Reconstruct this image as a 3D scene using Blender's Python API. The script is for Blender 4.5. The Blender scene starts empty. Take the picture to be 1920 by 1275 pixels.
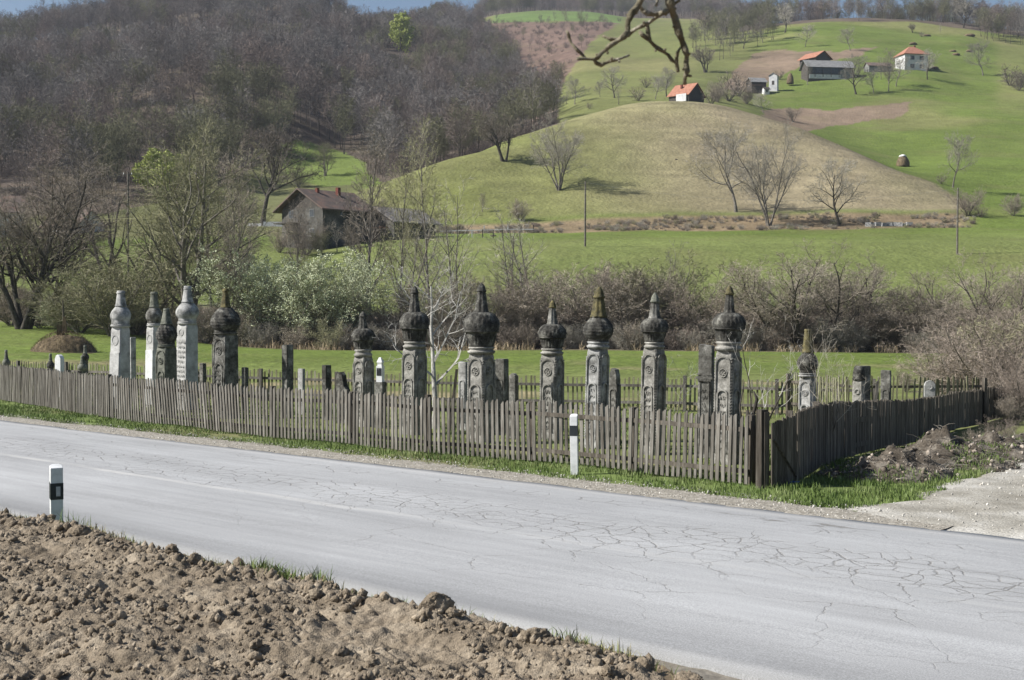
import bpy, math, random
import numpy as np
from mathutils import Vector, Matrix

# ------------------------------------------------------------------ camera, sky, sun, exposure
scene = bpy.context.scene
F = 2500.0                      # focal length in pixels of the 1920 px wide photograph
CZ = 2.7                        # eye height above the road
PITCH = math.atan(52.5 / F)
cam_d = bpy.data.cameras.new("camera")
cam_d.sensor_width = 36.0
cam_d.lens = F / 1920.0 * 36.0
cam_d.clip_start = 0.1
cam_d.clip_end = 6000.0
cam_d.dof.use_dof = True
cam_d.dof.focus_distance = 26.0
cam_d.dof.aperture_fstop = 11.0
cam = bpy.data.objects.new("camera", cam_d)
scene.collection.objects.link(cam)
cam.location = (0, 0, CZ)
cam.rotation_euler = (math.radians(90) - PITCH, 0, 0)
scene.camera = cam

SUN_EL = math.radians(40)
SUN_AZ = math.atan2(-0.99, -0.14)     # clockwise from +Y
world = bpy.data.worlds.new("World")
scene.world = world
world.use_nodes = True
wn = world.node_tree.nodes
wl = world.node_tree.links
bg = wn.get("Background") or wn.new("ShaderNodeBackground")
sky = wn.new("ShaderNodeTexSky")
sky.sky_type = 'NISHITA'
sky.sun_disc = False
sky.sun_elevation = SUN_EL
sky.sun_rotation = SUN_AZ
sky.air_density = 1.0
sky.dust_density = 1.2
sky.ozone_density = 2.5
wl.new(sky.outputs[0], bg.inputs[0])
bg.inputs[1].default_value = 0.058

sun_d = bpy.data.lights.new("sun", 'SUN')
sun_d.energy = 4.9
sun_d.angle = math.radians(0.5)
sun_d.color = (1.0, 0.965, 0.905)
sun = bpy.data.objects.new("sun", sun_d)
scene.collection.objects.link(sun)
sdir = Vector((math.sin(SUN_AZ) * math.cos(SUN_EL), math.cos(SUN_AZ) * math.cos(SUN_EL), math.sin(SUN_EL)))
sun.rotation_euler = sdir.to_track_quat('Z', 'Y').to_euler()
sun.location = (-60, 10, 80)

scene.view_settings.view_transform = 'Standard'
scene.view_settings.look = 'None'
scene.view_settings.exposure = 0.76
scene.view_settings.gamma = 1.0
scene.cycles.max_bounces = 5
scene.cycles.diffuse_bounces = 3
scene.cycles.transparent_max_bounces = 8

# ------------------------------------------------------------------ helpers
C = scene.collection
R = math.radians
rnd = random.Random(7)

def link(o, parent=None):
    C.objects.link(o)
    if parent is not None:
        o.parent = parent
    return o

def tag(o, label=None, cat=None, group=None, kind=None):
    if label: o["label"] = label
    if cat: o["category"] = cat
    if group: o["group"] = group
    if kind: o["kind"] = kind
    return o

def empty(name, loc=(0, 0, 0), rz=0.0, label=None, cat=None, group=None):
    o = bpy.data.objects.new(name, None)
    o.location = loc
    o.rotation_euler = (0, 0, rz)
    o.empty_display_size = 0.2
    C.objects.link(o)
    return tag(o, label, cat, group)

class MB:
    """collects shapes and links them as ONE mesh object"""
    def __init__(s):
        s.v = []; s.f = []; s.t = []; s.tint = 1.0
    def add(s, verts, faces):
        b = len(s.v)
        s.v.extend([tuple(p) for p in verts])
        s.t.extend([s.tint] * len(verts))
        s.f.extend([tuple(i + b for i in f) for f in faces])
    def box(s, c, size, rz=0.0, taper=1.0, shear=(0, 0)):
        cx, cy, cz = c; sx, sy, sz = size[0] / 2, size[1] / 2, size[2] / 2
        co, si = math.cos(rz), math.sin(rz)
        vs = []
        for k, (zz, tp) in enumerate(((-sz, 1.0), (sz, taper))):
            for (ax, ay) in ((-1, -1), (1, -1), (1, 1), (-1, 1)):
                x = ax * sx * tp + (shear[0] if k else 0); y = ay * sy * tp + (shear[1] if k else 0)
                vs.append((cx + x * co - y * si, cy + x * si + y * co, cz + zz))
        s.add(vs, [(3, 2, 1, 0), (4, 5, 6, 7), (0, 1, 5, 4), (1, 2, 6, 5), (2, 3, 7, 6), (3, 0, 4, 7)])
    def prism(s, poly, M, depth):
        """poly (a,b) in the plane of matrix M (x,z axes), extruded by depth along -y"""
        n = len(poly)
        vs = [M @ Vector((a, 0, b)) for a, b in poly] + [M @ Vector((a, -depth, b)) for a, b in poly]
        fs = [tuple(range(n))[::-1], tuple(range(n, 2 * n))]
        for i in range(n):
            j = (i + 1) % n
            fs.append((i, j, n + j, n + i))
        s.add(vs, fs)
    def tube(s, pts, rad, sides=5, cap=True):
        pts = [Vector(p) for p in pts]
        n = len(pts)
        if not hasattr(rad, '__len__'): rad = [rad] * n
        rings = []
        ref = None
        for i in range(n):
            d = (pts[min(i + 1, n - 1)] - pts[max(i - 1, 0)])
            if d.length < 1e-9: d = Vector((0, 0, 1))
            d.normalize()
            if ref is None:
                ref = d.orthogonal().normalized()
            else:
                ref = (ref - d * ref.dot(d))
                ref = ref.normalized() if ref.length > 1e-6 else d.orthogonal().normalized()
            b = d.cross(ref)
            r = rad[i]
            rings.append([pts[i] + (ref * math.cos(2 * math.pi * k / sides) + b * math.sin(2 * math.pi * k / sides)) * r for k in range(sides)])
        vs = [p for ring in rings for p in ring]
        fs = []
        for i in range(n - 1):
            for k in range(sides):
                k2 = (k + 1) % sides
                fs.append((i * sides + k, i * sides + k2, (i + 1) * sides + k2, (i + 1) * sides + k))
        if cap and sides > 2:
            fs.append(tuple(range(sides))[::-1]); fs.append(tuple((n - 1) * sides + k for k in range(sides)))
        s.add(vs, fs)
    def blade(s, p0, p1, w, side):
        s.add([p0 - side * w, p0 + side * w, p1], [(0, 1, 2)])
    def lathe(s, prof, n=32, mod=None, cx=0, cy=0):
        vs = []; fs = []
        m = len(prof)
        for j, (r, z) in enumerate(prof):
            for k in range(n):
                a = 2 * math.pi * k / n
                rr = r * (mod(a, j / (m - 1), z) if mod else 1.0)
                vs.append((cx + rr * math.cos(a), cy + rr * math.sin(a), z))
        for j in range(m - 1):
            for k in range(n):
                k2 = (k + 1) % n
                fs.append((j * n + k, j * n + k2, (j + 1) * n + k2, (j + 1) * n + k))
        fs.append(tuple(range(n))[::-1]); fs.append(tuple((m - 1) * n + k for k in range(n)))
        s.add(vs, fs)
    def mesh(s, name, mats, smooth=False, midx=None):
        me = bpy.data.meshes.new(name)
        me.from_pydata(s.v, [], s.f)
        for m in (mats if isinstance(mats, (list, tuple)) else [mats]): me.materials.append(m)
        if any(abs(t - 1.0) > 1e-6 for t in s.t):
            a = me.attributes.new("tint", 'FLOAT', 'POINT')
            a.data.foreach_set("value", s.t)
        else:
            a = me.attributes.new("tint", 'FLOAT', 'POINT')
            a.data.foreach_set("value", [1.0] * len(s.v))
        if smooth: me.polygons.foreach_set("use_smooth", [True] * len(me.polygons))
        if midx is not None: me.polygons.foreach_set("material_index", midx)
        me.update()
        return me
    def build(s, name, mat, parent=None, smooth=False, loc=None):
        o = bpy.data.objects.new(name, s.mesh(name, mat, smooth))
        if loc is not None: o.location = loc
        return link(o, parent)

def np_mesh(name, V, Fc, mat, smooth=False, attrs=None, tri=False):
    """fast mesh from numpy arrays; Fc (n,3) or (n,4)"""
    me = bpy.data.meshes.new(name)
    k = Fc.shape[1]
    me.vertices.add(len(V)); me.vertices.foreach_set("co", np.asarray(V, dtype=np.float32).ravel())
    me.loops.add(Fc.size); me.loops.foreach_set("vertex_index", Fc.astype(np.int32).ravel())
    me.polygons.add(len(Fc))
    me.polygons.foreach_set("loop_start", np.arange(0, Fc.size, k, dtype=np.int32))
    me.polygons.foreach_set("loop_total", np.full(len(Fc), k, dtype=np.int32))
    if smooth: me.polygons.foreach_set("use_smooth", np.ones(len(Fc), dtype=bool))
    me.update(calc_edges=True)
    for m in (mat if isinstance(mat, (list, tuple)) else [mat]): me.materials.append(m)
    for an, (ty, data) in (attrs or {}).items():
        a = me.attributes.new(an, ty, 'POINT')
        a.data.foreach_set("color" if ty == 'FLOAT_COLOR' else "value", np.asarray(data, dtype=np.float32).ravel())
    if not attrs or "tint" not in attrs:
        a = me.attributes.new("tint", 'FLOAT', 'POINT'); a.data.foreach_set("value", np.ones(len(V), dtype=np.float32))
    o = bpy.data.objects.new(name, me)
    return o

def grid_faces(nr, nc):
    i = np.arange(nr - 1)[:, None] * nc + np.arange(nc - 1)[None, :]
    i = i.ravel()
    return np.stack([i, i + 1, i + nc + 1, i + nc], axis=1)

# noise -------------------------------------------------------------
def _h(ix, iy, seed):
    n = (ix.astype(np.int64) * 374761393 + iy.astype(np.int64) * 668265263 + seed * 1442695041) & 0xFFFFFFFF
    n = ((n ^ (n >> 13)) * 1274126177) & 0xFFFFFFFF
    return ((n ^ (n >> 16)) & 0xFFFF) / 65535.0

def vnoise(x, y, seed=0):
    x = np.asarray(x, dtype=float); y = np.asarray(y, dtype=float)
    ix = np.floor(x); iy = np.floor(y); fx = x - ix; fy = y - iy
    fx = fx * fx * (3 - 2 * fx); fy = fy * fy * (3 - 2 * fy)
    a = _h(ix, iy, seed); b = _h(ix + 1, iy, seed); c = _h(ix, iy + 1, seed); d = _h(ix + 1, iy + 1, seed)
    return (a * (1 - fx) + b * fx) * (1 - fy) + (c * (1 - fx) + d * fx) * fy

def fbm(x, y, seed=0, octs=4):
    s = 0; a = 0.5; t = 0
    for o in range(octs):
        s = s + a * vnoise(x * 2 ** o, y * 2 ** o, seed + o * 17); t += a; a *= 0.5
    return s / t

def ss(a, b, x):
    t = np.clip((np.asarray(x, dtype=float) - a) / (b - a), 0, 1)
    return t * t * (3 - 2 * t)

# picture position of a viewing ray, used to measure the place
SP, CP = math.sin(PITCH), math.cos(PITCH)
def dzof(py):
    vy = (637.5 - np.asarray(py, dtype=float)) / F
    return (-SP + CP * vy) / (CP + SP * vy)
def uof(px, py=585.0):
    vy = (637.5 - py) / F
    return (px - 960.0) / F / (CP + SP * vy)
def pyof(z, Y):
    t = (np.asarray(z, dtype=float) - CZ) / np.asarray(Y, dtype=float)
    vy = (t * CP + SP) / (CP - t * SP)
    return 637.5 - vy * F
def at(px, py, Y):
    return Vector((uof(px, py) * Y, Y, CZ + float(dzof(py)) * Y))

# ------------------------------------------------------------------ materials
MATS = {}
def nmat(name, cols, scale=5.0, detail=6.0, rough=0.9, bump=0.0, bscale=None, stops=None, attr=True, objrand=0.0, dist=0.0, stretch=None, spec=0.2, fine=0.0, fscale=60.0):
    m = bpy.data.materials.new(name)
    m.use_nodes = True
    N = m.node_tree.nodes; L = m.node_tree.links
    b = N["Principled BSDF"]
    b.inputs["Roughness"].default_value = rough
    b.inputs["Specular IOR Level"].default_value = spec
    tc = N.new("ShaderNodeTexCoord")
    src = tc.outputs["Object"]
    if stretch:
        mp = N.new("ShaderNodeMapping"); mp.inputs["Scale"].default_value = stretch
        L.new(src, mp.inputs[0]); src = mp.outputs[0]
    nz = N.new("ShaderNodeTexNoise"); nz.inputs["Scale"].default_value = scale; nz.inputs["Detail"].default_value = detail
    nz.inputs["Roughness"].default_value = 0.62; nz.inputs["Distortion"].default_value = dist
    L.new(src, nz.inputs["Vector"])
    cr = N.new("ShaderNodeValToRGB")
    n = len(cols)
    st = stops or [0.3 + 0.4 * i / max(1, n - 1) for i in range(n)]
    el = cr.color_ramp.elements
    while len(el) < n: el.new(0.5)
    for i, c in enumerate(cols):
        el[i].position = st[i]; el[i].color = (c[0], c[1], c[2], 1)
    L.new(nz.outputs["Fac"], cr.inputs[0])
    out = cr.outputs[0]
    def mul(colsock, valsock):
        mx = N.new("ShaderNodeVectorMath"); mx.operation = 'SCALE'
        L.new(colsock, mx.inputs[0]); L.new(valsock, mx.inputs["Scale"])
        return mx.outputs[0]
    if fine > 0:
        n2 = N.new("ShaderNodeTexNoise"); n2.inputs["Scale"].default_value = fscale; n2.inputs["Detail"].default_value = 4
        L.new(src, n2.inputs["Vector"])
        mr = N.new("ShaderNodeMapRange"); mr.inputs["From Min"].default_value = 0.3; mr.inputs["From Max"].default_value = 0.7
        mr.inputs["To Min"].default_value = 1 - fine; mr.inputs["To Max"].default_value = 1 + fine
        L.new(n2.outputs["Fac"], mr.inputs[0]); out = mul(out, mr.outputs[0])
    if attr:
        at_ = N.new("ShaderNodeAttribute"); at_.attribute_name = "tint"
        out = mul(out, at_.outputs["Fac"])
    if objrand > 0:
        oi = N.new("ShaderNodeObjectInfo")
        mr = N.new("ShaderNodeMapRange"); mr.inputs["To Min"].default_value = 1 - objrand; mr.inputs["To Max"].default_value = 1 + objrand
        L.new(oi.outputs["Random"], mr.inputs[0]); out = mul(out, mr.outputs[0])
    L.new(out, b.inputs["Base Color"])
    if bump > 0:
        nb = N.new("ShaderNodeTexNoise"); nb.inputs["Scale"].default_value = bscale or scale * 6; nb.inputs["Detail"].default_value = 5
        L.new(src, nb.inputs["Vector"])
        bp = N.new("ShaderNodeBump"); bp.inputs["Strength"].default_value = bump; bp.inputs["Distance"].default_value = 0.02
        L.new(nb.outputs["Fac"], bp.inputs["Height"]); L.new(bp.outputs[0], b.inputs["Normal"])
    MATS[name] = m
    return m

def cover_mat(name, scale, amp, bump=0.3, bdist=0.05, fscale=3.0):
    """land cover: base colour per place stored on the mesh, broken up by noise"""
    m = bpy.data.materials.new(name); m.use_nodes = True
    N = m.node_tree.nodes; L = m.node_tree.links
    b = N["Principled BSDF"]; b.inputs["Roughness"].default_value = 0.95; b.inputs["Specular IOR Level"].default_value = 0.1
    a = N.new("ShaderNodeAttribute"); a.attribute_name = "cover"
    tc = N.new("ShaderNodeTexCoord")
    out = a.outputs["Color"]
    for sc, am, det in ((scale, amp, 5), (fscale, amp * 0.8, 6), (fscale * 9, amp * 0.9, 3)):
        nz = N.new("ShaderNodeTexNoise"); nz.inputs["Scale"].default_value = sc; nz.inputs["Detail"].default_value = det; nz.inputs["Roughness"].default_value = 0.65
        L.new(tc.outputs["Object"], nz.inputs["Vector"])
        mr = N.new("ShaderNodeMapRange"); mr.inputs["From Min"].default_value = 0.3; mr.inputs["From Max"].default_value = 0.7
        mr.inputs["To Min"].default_value = 1 - am; mr.inputs["To Max"].default_value = 1 + am
        L.new(nz.outputs["Fac"], mr.inputs[0])
        mx = N.new("ShaderNodeVectorMath"); mx.operation = 'SCALE'
        L.new(out, mx.inputs[0]); L.new(mr.outputs[0], mx.inputs["Scale"]); out = mx.outputs[0]
    # a drift towards dry straw in broad patches
    nz = N.new("ShaderNodeTexNoise"); nz.inputs["Scale"].default_value = scale * 2.3; nz.inputs["Detail"].default_value = 4
    L.new(tc.outputs["Object"], nz.inputs["Vector"])
    mr = N.new("ShaderNodeMapRange"); mr.inputs["From Min"].default_value = 0.5; mr.inputs["From Max"].default_value = 0.75; mr.inputs["To Max"].default_value = 0.35
    L.new(nz.outputs["Fac"], mr.inputs[0])
    mix = N.new("ShaderNodeMix"); mix.data_type = 'RGBA'
    L.new(mr.outputs[0], mix.inputs["Factor"]); L.new(out, mix.inputs["A"]); mix.inputs["B"].default_value = (0.16, 0.14, 0.07, 1)
    L.new(mix.outputs["Result"], b.inputs["Base Color"])
    nb = N.new("ShaderNodeTexNoise"); nb.inputs["Scale"].default_value = fscale * 4; nb.inputs["Detail"].default_value = 4
    L.new(tc.outputs["Object"], nb.inputs["Vector"])
    bp = N.new("ShaderNodeBump"); bp.inputs["Strength"].default_value = bump; bp.inputs["Distance"].default_value = bdist
    L.new(nb.outputs["Fac"], bp.inputs["Height"]); L.new(bp.outputs[0], b.inputs["Normal"])
    return m

M_near = cover_mat("near_ground", 0.35, 0.24, 0.5, 0.05, 2.2)
M_far = cover_mat("hill_cover", 0.03, 0.20, 0.6, 0.5, 0.35)
M_soil = nmat("soil", [(0.118, 0.094, 0.067), (0.215, 0.175, 0.128), (0.32, 0.27, 0.205)], scale=3.5, detail=8, bump=0.8, bscale=110, fine=0.3, fscale=55)
M_clod = nmat("clod", [(0.108, 0.086, 0.061), (0.21, 0.170, 0.124), (0.35, 0.295, 0.225)], scale=7, detail=8, bump=0.9, bscale=70, fine=0.3, fscale=45)
M_gravel = nmat("gravel", [(0.15, 0.135, 0.11), (0.25, 0.23, 0.195), (0.40, 0.375, 0.33)], scale=14, detail=10, bump=1.0, bscale=30, fine=0.35, fscale=38)
M_lane = nmat("lane_gravel", [(0.19, 0.175, 0.145), (0.31, 0.293, 0.255), (0.47, 0.455, 0.42)], scale=0.9, detail=12, bump=1.0, bscale=26, fine=0.28, fscale=34)
M_blade = nmat("grass_blade", [(0.07, 0.115, 0.025), (0.12, 0.17, 0.045), (0.20, 0.23, 0.10)], scale=1.2, detail=5, rough=0.6, spec=0.3)
M_wood = nmat("weathered_wood", [(0.075, 0.067, 0.056), (0.15, 0.138, 0.120), (0.245, 0.230, 0.206)], scale=9, detail=7, bump=0.6, bscale=50, stretch=(1, 1, 0.12), fine=0.2, fscale=40)
M_wood_old = nmat("dark_old_wood", [(0.055, 0.047, 0.038), (0.115, 0.10, 0.082), (0.20, 0.18, 0.15)], scale=10, detail=7, bump=0.6, bscale=50, stretch=(1, 1, 0.1), fine=0.2, fscale=40)
M_wood_green = nmat("mossy_wood", [(0.09, 0.09, 0.045), (0.17, 0.165, 0.10), (0.27, 0.26, 0.19)], scale=9, detail=7, bump=0.5, bscale=50, stretch=(1, 1, 0.12))
M_st_white = nmat("pale_marble", [(0.24, 0.236, 0.222), (0.42, 0.416, 0.40), (0.56, 0.556, 0.54)], scale=4, detail=9, bump=0.14, bscale=30, fine=0.12, fscale=30, stops=[0.3, 0.48, 0.7])
M_st_white2 = nmat("grey_weathered_marble", [(0.10, 0.10, 0.095), (0.28, 0.28, 0.27), (0.46, 0.455, 0.44)], scale=5, detail=9, bump=0.17, bscale=30, fine=0.15, fscale=30, stops=[0.34, 0.5, 0.66])
M_st_grey = nmat("grey_carved_stone", [(0.085, 0.081, 0.071), (0.23, 0.222, 0.20), (0.40, 0.388, 0.355)], scale=5, detail=10, bump=0.28, bscale=32, fine=0.25, fscale=26, stops=[0.28, 0.5, 0.7])
M_st_dark = nmat("lichened_stone", [(0.022, 0.021, 0.019), (0.062, 0.060, 0.053), (0.22, 0.215, 0.19)], scale=7, detail=10, bump=0.35, bscale=36, fine=0.3, fscale=30, stops=[0.35, 0.52, 0.72])
M_st_mid = nmat("stained_stone", [(0.04, 0.038, 0.033), (0.115, 0.112, 0.10), (0.27, 0.263, 0.24)], scale=6, detail=10, bump=0.32, bscale=36, fine=0.3, fscale=28, stops=[0.34, 0.5, 0.68])
M_st_moss = nmat("yellow_mossed_stone", [(0.04, 0.037, 0.027), (0.10, 0.088, 0.045), (0.19, 0.16, 0.07)], scale=9, detail=8, bump=0.35, bscale=40, fine=0.3, fscale=30)
M_st_green = nmat("green_stained_stone", [(0.05, 0.055, 0.045), (0.13, 0.135, 0.11), (0.24, 0.24, 0.20)], scale=6, detail=9, bump=0.28, bscale=34, fine=0.25, fscale=30)
M_paint_w = nmat("white_plastic", [(0.50, 0.51, 0.50), (0.64, 0.65, 0.65), (0.72, 0.72, 0.72)], scale=8, rough=0.45, spec=0.4)
M_paint_k = nmat("black_plastic", [(0.012, 0.016, 0.018), (0.03, 0.036, 0.04)], scale=8, rough=0.4, spec=0.4)
M_reflect = nmat("reflector", [(0.35, 0.36, 0.38), (0.5, 0.5, 0.52)], scale=30, rough=0.25, spec=0.6)
M_hay = nmat("hay", [(0.05, 0.038, 0.024), (0.12, 0.09, 0.055), (0.22, 0.17, 0.10)], scale=3, detail=10, bump=1.0, bscale=14, stretch=(1, 1, 0.35), fine=0.3, fscale=18)
M_rooft = nmat("orange_tiles", [(0.24, 0.11, 0.072), (0.32, 0.15, 0.10), (0.38, 0.20, 0.145)], scale=1.5, detail=6, fine=0.15, fscale=12)
M_roofr = nmat("rusty_roof", [(0.09, 0.075, 0.068), (0.13, 0.10, 0.085), (0.20, 0.125, 0.095)], scale=0.8, detail=7, fine=0.2, fscale=10)
M_roofg = nmat("grey_sheet_roof", [(0.12, 0.12, 0.12), (0.20, 0.20, 0.20), (0.27, 0.27, 0.26)], scale=0.7, detail=7, stretch=(1, 6, 1), fine=0.1)
M_wallw = nmat("whitewash", [(0.42, 0.43, 0.45), (0.58, 0.58, 0.58), (0.66, 0.65, 0.62)], scale=0.9, detail=6, fine=0.08, fscale=14)
M_wallg = nmat("grey_render", [(0.12, 0.125, 0.12), (0.20, 0.20, 0.195), (0.27, 0.265, 0.25)], scale=0.9, detail=7, fine=0.12, fscale=10)
M_walld = nmat("dark_boards", [(0.035, 0.033, 0.032), (0.07, 0.062, 0.055), (0.11, 0.095, 0.08)], scale=2, detail=6, stretch=(6, 6, 0.5))
M_glass = nmat("dark_window_and_bay_shade", [(0.02, 0.024, 0.03), (0.06, 0.07, 0.08)], scale=2, rough=0.2, spec=0.5)
M_fw_b = None
M_bark = nmat("grey_bark", [(0.075, 0.066, 0.055), (0.15, 0.135, 0.115), (0.24, 0.225, 0.20)], scale=4, detail=7, bump=0.6, bscale=16, objrand=0.2)
M_bark_d = nmat("dark_bark", [(0.03, 0.027, 0.022), (0.065, 0.057, 0.047), (0.11, 0.10, 0.082)], scale=4, detail=7, bump=0.6, bscale=16, objrand=0.2)
M_bark_w = nmat("pale_bark", [(0.20, 0.19, 0.17), (0.36, 0.35, 0.32), (0.50, 0.49, 0.46)], scale=5, detail=7, bump=0.4, bscale=22)
M_tw_grey = nmat("grey_twigs", [(0.24, 0.222, 0.185), (0.37, 0.345, 0.295)], scale=0.5, objrand=0.32)
M_tw_brown = nmat("brown_twigs", [(0.20, 0.172, 0.138), (0.32, 0.28, 0.228)], scale=0.4, objrand=0.34)
M_tw_red = nmat("reddish_twigs", [(0.195, 0.160, 0.132), (0.305, 0.258, 0.215)], scale=0.4, objrand=0.32)
M_tw_olive = nmat("budding_twigs", [(0.21, 0.20, 0.12), (0.32, 0.31, 0.19)], scale=0.4, objrand=0.28)
M_tw_dark = nmat("dark_twigs", [(0.08, 0.07, 0.06), (0.15, 0.13, 0.11)], scale=0.4, objrand=0.22)
M_leaf_y = nmat("young_leaves", [(0.30, 0.35, 0.09), (0.44, 0.48, 0.16)], scale=0.7, objrand=0.1)
M_leaf_p = nmat("pale_willow_leaves", [(0.40, 0.44, 0.28), (0.56, 0.59, 0.42)], scale=0.8, objrand=0.12)
M_branch = nmat("near_bark", [(0.10, 0.09, 0.06), (0.19, 0.17, 0.12), (0.38, 0.36, 0.31)], scale=14, detail=6, bump=0.8, bscale=60, stops=[0.35, 0.55, 0.72])
M_brick = nmat("chimney_brick", [(0.10, 0.035, 0.025), (0.17, 0.06, 0.045)], scale=3)
M_blue = nmat("blue_plastic", [(0.02, 0.09, 0.42), (0.05, 0.16, 0.60)], scale=8, rough=0.4)
M_wire = nmat("wire", [(0.20, 0.20, 0.20), (0.26, 0.26, 0.26)], scale=2)
M_photo = nmat("dark_plaque", [(0.02, 0.022, 0.026), (0.16, 0.17, 0.18)], scale=16, stops=[0.55, 0.7])
# ------------------------------------------------------------------ terrain
RP = np.array((6.03, 15.7)); RD = np.array((-0.734, 0.679)); RN = np.array((-0.679, -0.734))
def ao(x, y):
    dx = np.asarray(x, dtype=float) - RP[0]; dy = np.asarray(y, dtype=float) - RP[1]
    return dx * RD[0] + dy * RD[1], dx * RN[0] + dy * RN[1]
def xy_ao(a, o):
    return RP[0] + a * RD[0] + o * RN[0], RP[1] + a * RD[1] + o * RN[1]

# per picture column: (distance, picture row) of the ground; ('z', distance, height) where hidden
Z = 'z'
COLS = {
 -900: [(Z,60,-.1),(Z,90,.6),(Z,125,2.2),(Z,160,6),(Z,200,11),(Z,260,26),(Z,320,48),(Z,450,88),(Z,600,125),(Z,720,150),(Z,900,125),(Z,1900,90)],
 0:   [(Z,60,0),(Z,80,.4),(125,600),(150,520),(175,478),(200,455),(230,425),(270,350),(300,300),(360,235),(450,160),(550,100),(650,85),(720,76),(Z,850,125),(Z,1900,90)],
 150: [(Z,60,0),(Z,80,.3),(120,608),(145,530),(170,482),(200,452),(230,425),(270,355),(300,305),(360,238),(450,160),(550,105),(650,76),(720,66),(Z,850,138),(Z,1900,90)],
 300: [(Z,60,-.1),(Z,80,.2),(112,625),(135,560),(160,495),(200,450),(230,425),(260,372),(300,310),(360,240),(450,150),(550,88),(650,50),(720,35),(Z,850,145),(Z,1900,90)],
 400: [(Z,60,-.1),(Z,80,.1),(108,642),(130,570),(155,505),(195,450),(225,425),(255,378),(300,320),(360,245),(450,150),(550,80),(650,30),(720,5),(Z,850,150),(Z,1900,90)],
 500: [(Z,60,-.1),(Z,85,.1),(105,650),(125,585),(150,515),(170,475),(190,452),(215,430),(250,390),(290,345),(340,275),(400,205),(500,115),(600,42),(680,-5),(Z,850,150),(Z,1900,90)],
 600: [(Z,60,-.1),(Z,85,.1),(105,653),(125,592),(150,520),(170,480),(190,452),(215,432),(240,400),(260,375),(300,330),(335,270),(400,200),(500,120),(600,50),(690,10),(Z,800,135),(Z,1900,100)],
 700: [(Z,60,-.1),(Z,85,.1),(102,655),(125,600),(150,515),(167,466),(190,445),(215,430),(237,385),(252,352),(275,350),(300,328),(350,280),(400,230),(500,150),(600,95),(700,82),(780,72),(Z,950,150),(Z,1900,110)],
 800: [(Z,60,-.15),(Z,85,0),(101,655),(125,602),(150,512),(167,463),(190,442),(215,428),(240,365),(256,312),(272,318),(300,332),(340,305),(400,245),(500,165),(600,105),(700,80),(800,62),(900,52),(Z,1100,170),(Z,1900,130)],
 900: [(Z,60,-.15),(Z,85,0),(100,655),(125,602),(150,512),(167,462),(190,441),(215,426),(240,345),(264,281),(284,288),(330,290),(380,260),(450,210),(550,150),(650,105),(750,70),(850,46),(900,40),(1000,30),(1300,14),(1500,5),(Z,1900,250)],
 1000:[(Z,60,-.2),(Z,85,0),(99,655),(112,640),(125,600),(150,512),(167,462),(190,440),(212,428),(235,365),(258,290),(276,246),(290,247),(310,253),(350,250),(400,235),(450,200),(550,150),(650,105),(750,70),(850,42),(950,20),(1080,27),(1300,14),(1500,0),(Z,1900,280)],
 1100:[(Z,60,-.2),(Z,85,0),(99,655),(112,640),(125,600),(150,512),(167,462),(190,440),(207,430),(217,412),(240,345),(268,262),(290,214),(305,218),(345,216),(400,190),(500,140),(600,95),(700,65),(850,40),(950,22),(1080,27),(1300,12),(1500,-3),(Z,1900,290)],
 1200:[(Z,60,-.25),(Z,85,0),(99,656),(112,640),(125,600),(150,512),(167,462),(190,440),(206,428),(217,408),(240,350),(270,250),(298,192),(318,197),(360,203),(400,185),(500,140),(600,95),(700,65),(850,45),(950,38),(1100,30),(1300,16),(1500,2),(Z,1900,285)],
 1300:[(Z,60,-.25),(Z,85,0),(99,657),(112,640),(125,600),(150,512),(167,462),(190,440),(206,428),(217,405),(240,350),(272,245),(300,189),(318,192),(350,194),(400,175),(500,135),(600,85),(700,60),(800,45),(1000,35),(1300,20),(1500,10),(Z,1900,270)],
 1400:[(Z,60,-.25),(Z,85,0),(98,658),(112,642),(125,600),(150,512),(167,462),(190,440),(206,428),(217,405),(240,352),(272,258),(300,206),(320,211),(380,202),(430,185),(480,155),(520,125),(560,98),(650,60),(750,42),(1000,36),(1300,28),(1500,20),(Z,1900,240)],
 1500:[(Z,60,-.3),(Z,85,0),(98,659),(112,642),(125,600),(150,512),(167,462),(190,440),(205,428),(216,405),(238,360),(268,278),(292,239),(308,246),(340,246),(380,236),(420,200),(480,153),(520,115),(560,88),(640,48),(690,42),(Z,850,150),(Z,1900,140)],
 1600:[(Z,60,-.3),(Z,85,0),(98,660),(112,642),(125,600),(150,512),(167,460),(190,438),(205,425),(216,402),(245,335),(278,283),(294,289),(340,276),(380,240),(420,205),(480,148),(520,113),(600,62),(640,46),(690,40),(Z,850,150),(Z,1900,130)],
 1700:[(Z,60,-.3),(Z,85,0),(97,662),(112,642),(125,600),(150,512),(167,458),(190,436),(205,424),(220,398),(256,328),(272,331),(300,318),(320,305),(380,242),(430,190),(490,132),(560,92),(620,60),(690,44),(Z,850,150),(Z,1900,130)],
 1800:[(Z,60,-.3),(Z,85,0),(97,662),(112,642),(125,600),(150,512),(167,458),(190,434),(205,423),(225,388),(250,360),(275,335),(300,312),(350,265),(400,220),(450,180),(500,140),(560,95),(640,58),(700,48),(Z,850,150),(Z,1900,130)],
 1920:[(Z,60,-.3),(Z,85,0),(97,662),(112,642),(125,600),(150,512),(167,458),(190,434),(205,424),(222,402),(250,370),(275,340),(300,315),(350,265),(400,220),(450,180),(500,145),(560,108),(640,75),(700,64),(Z,850,140),(Z,1900,120)],
 2900:[(Z,60,-.3),(Z,85,0),(Z,125,2),(Z,167,9),(Z,205,14),(Z,250,24),(Z,300,35),(Z,400,60),(Z,500,85),(Z,600,110),(Z,700,130),(Z,850,120),(Z,1900,90)],
}
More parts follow.
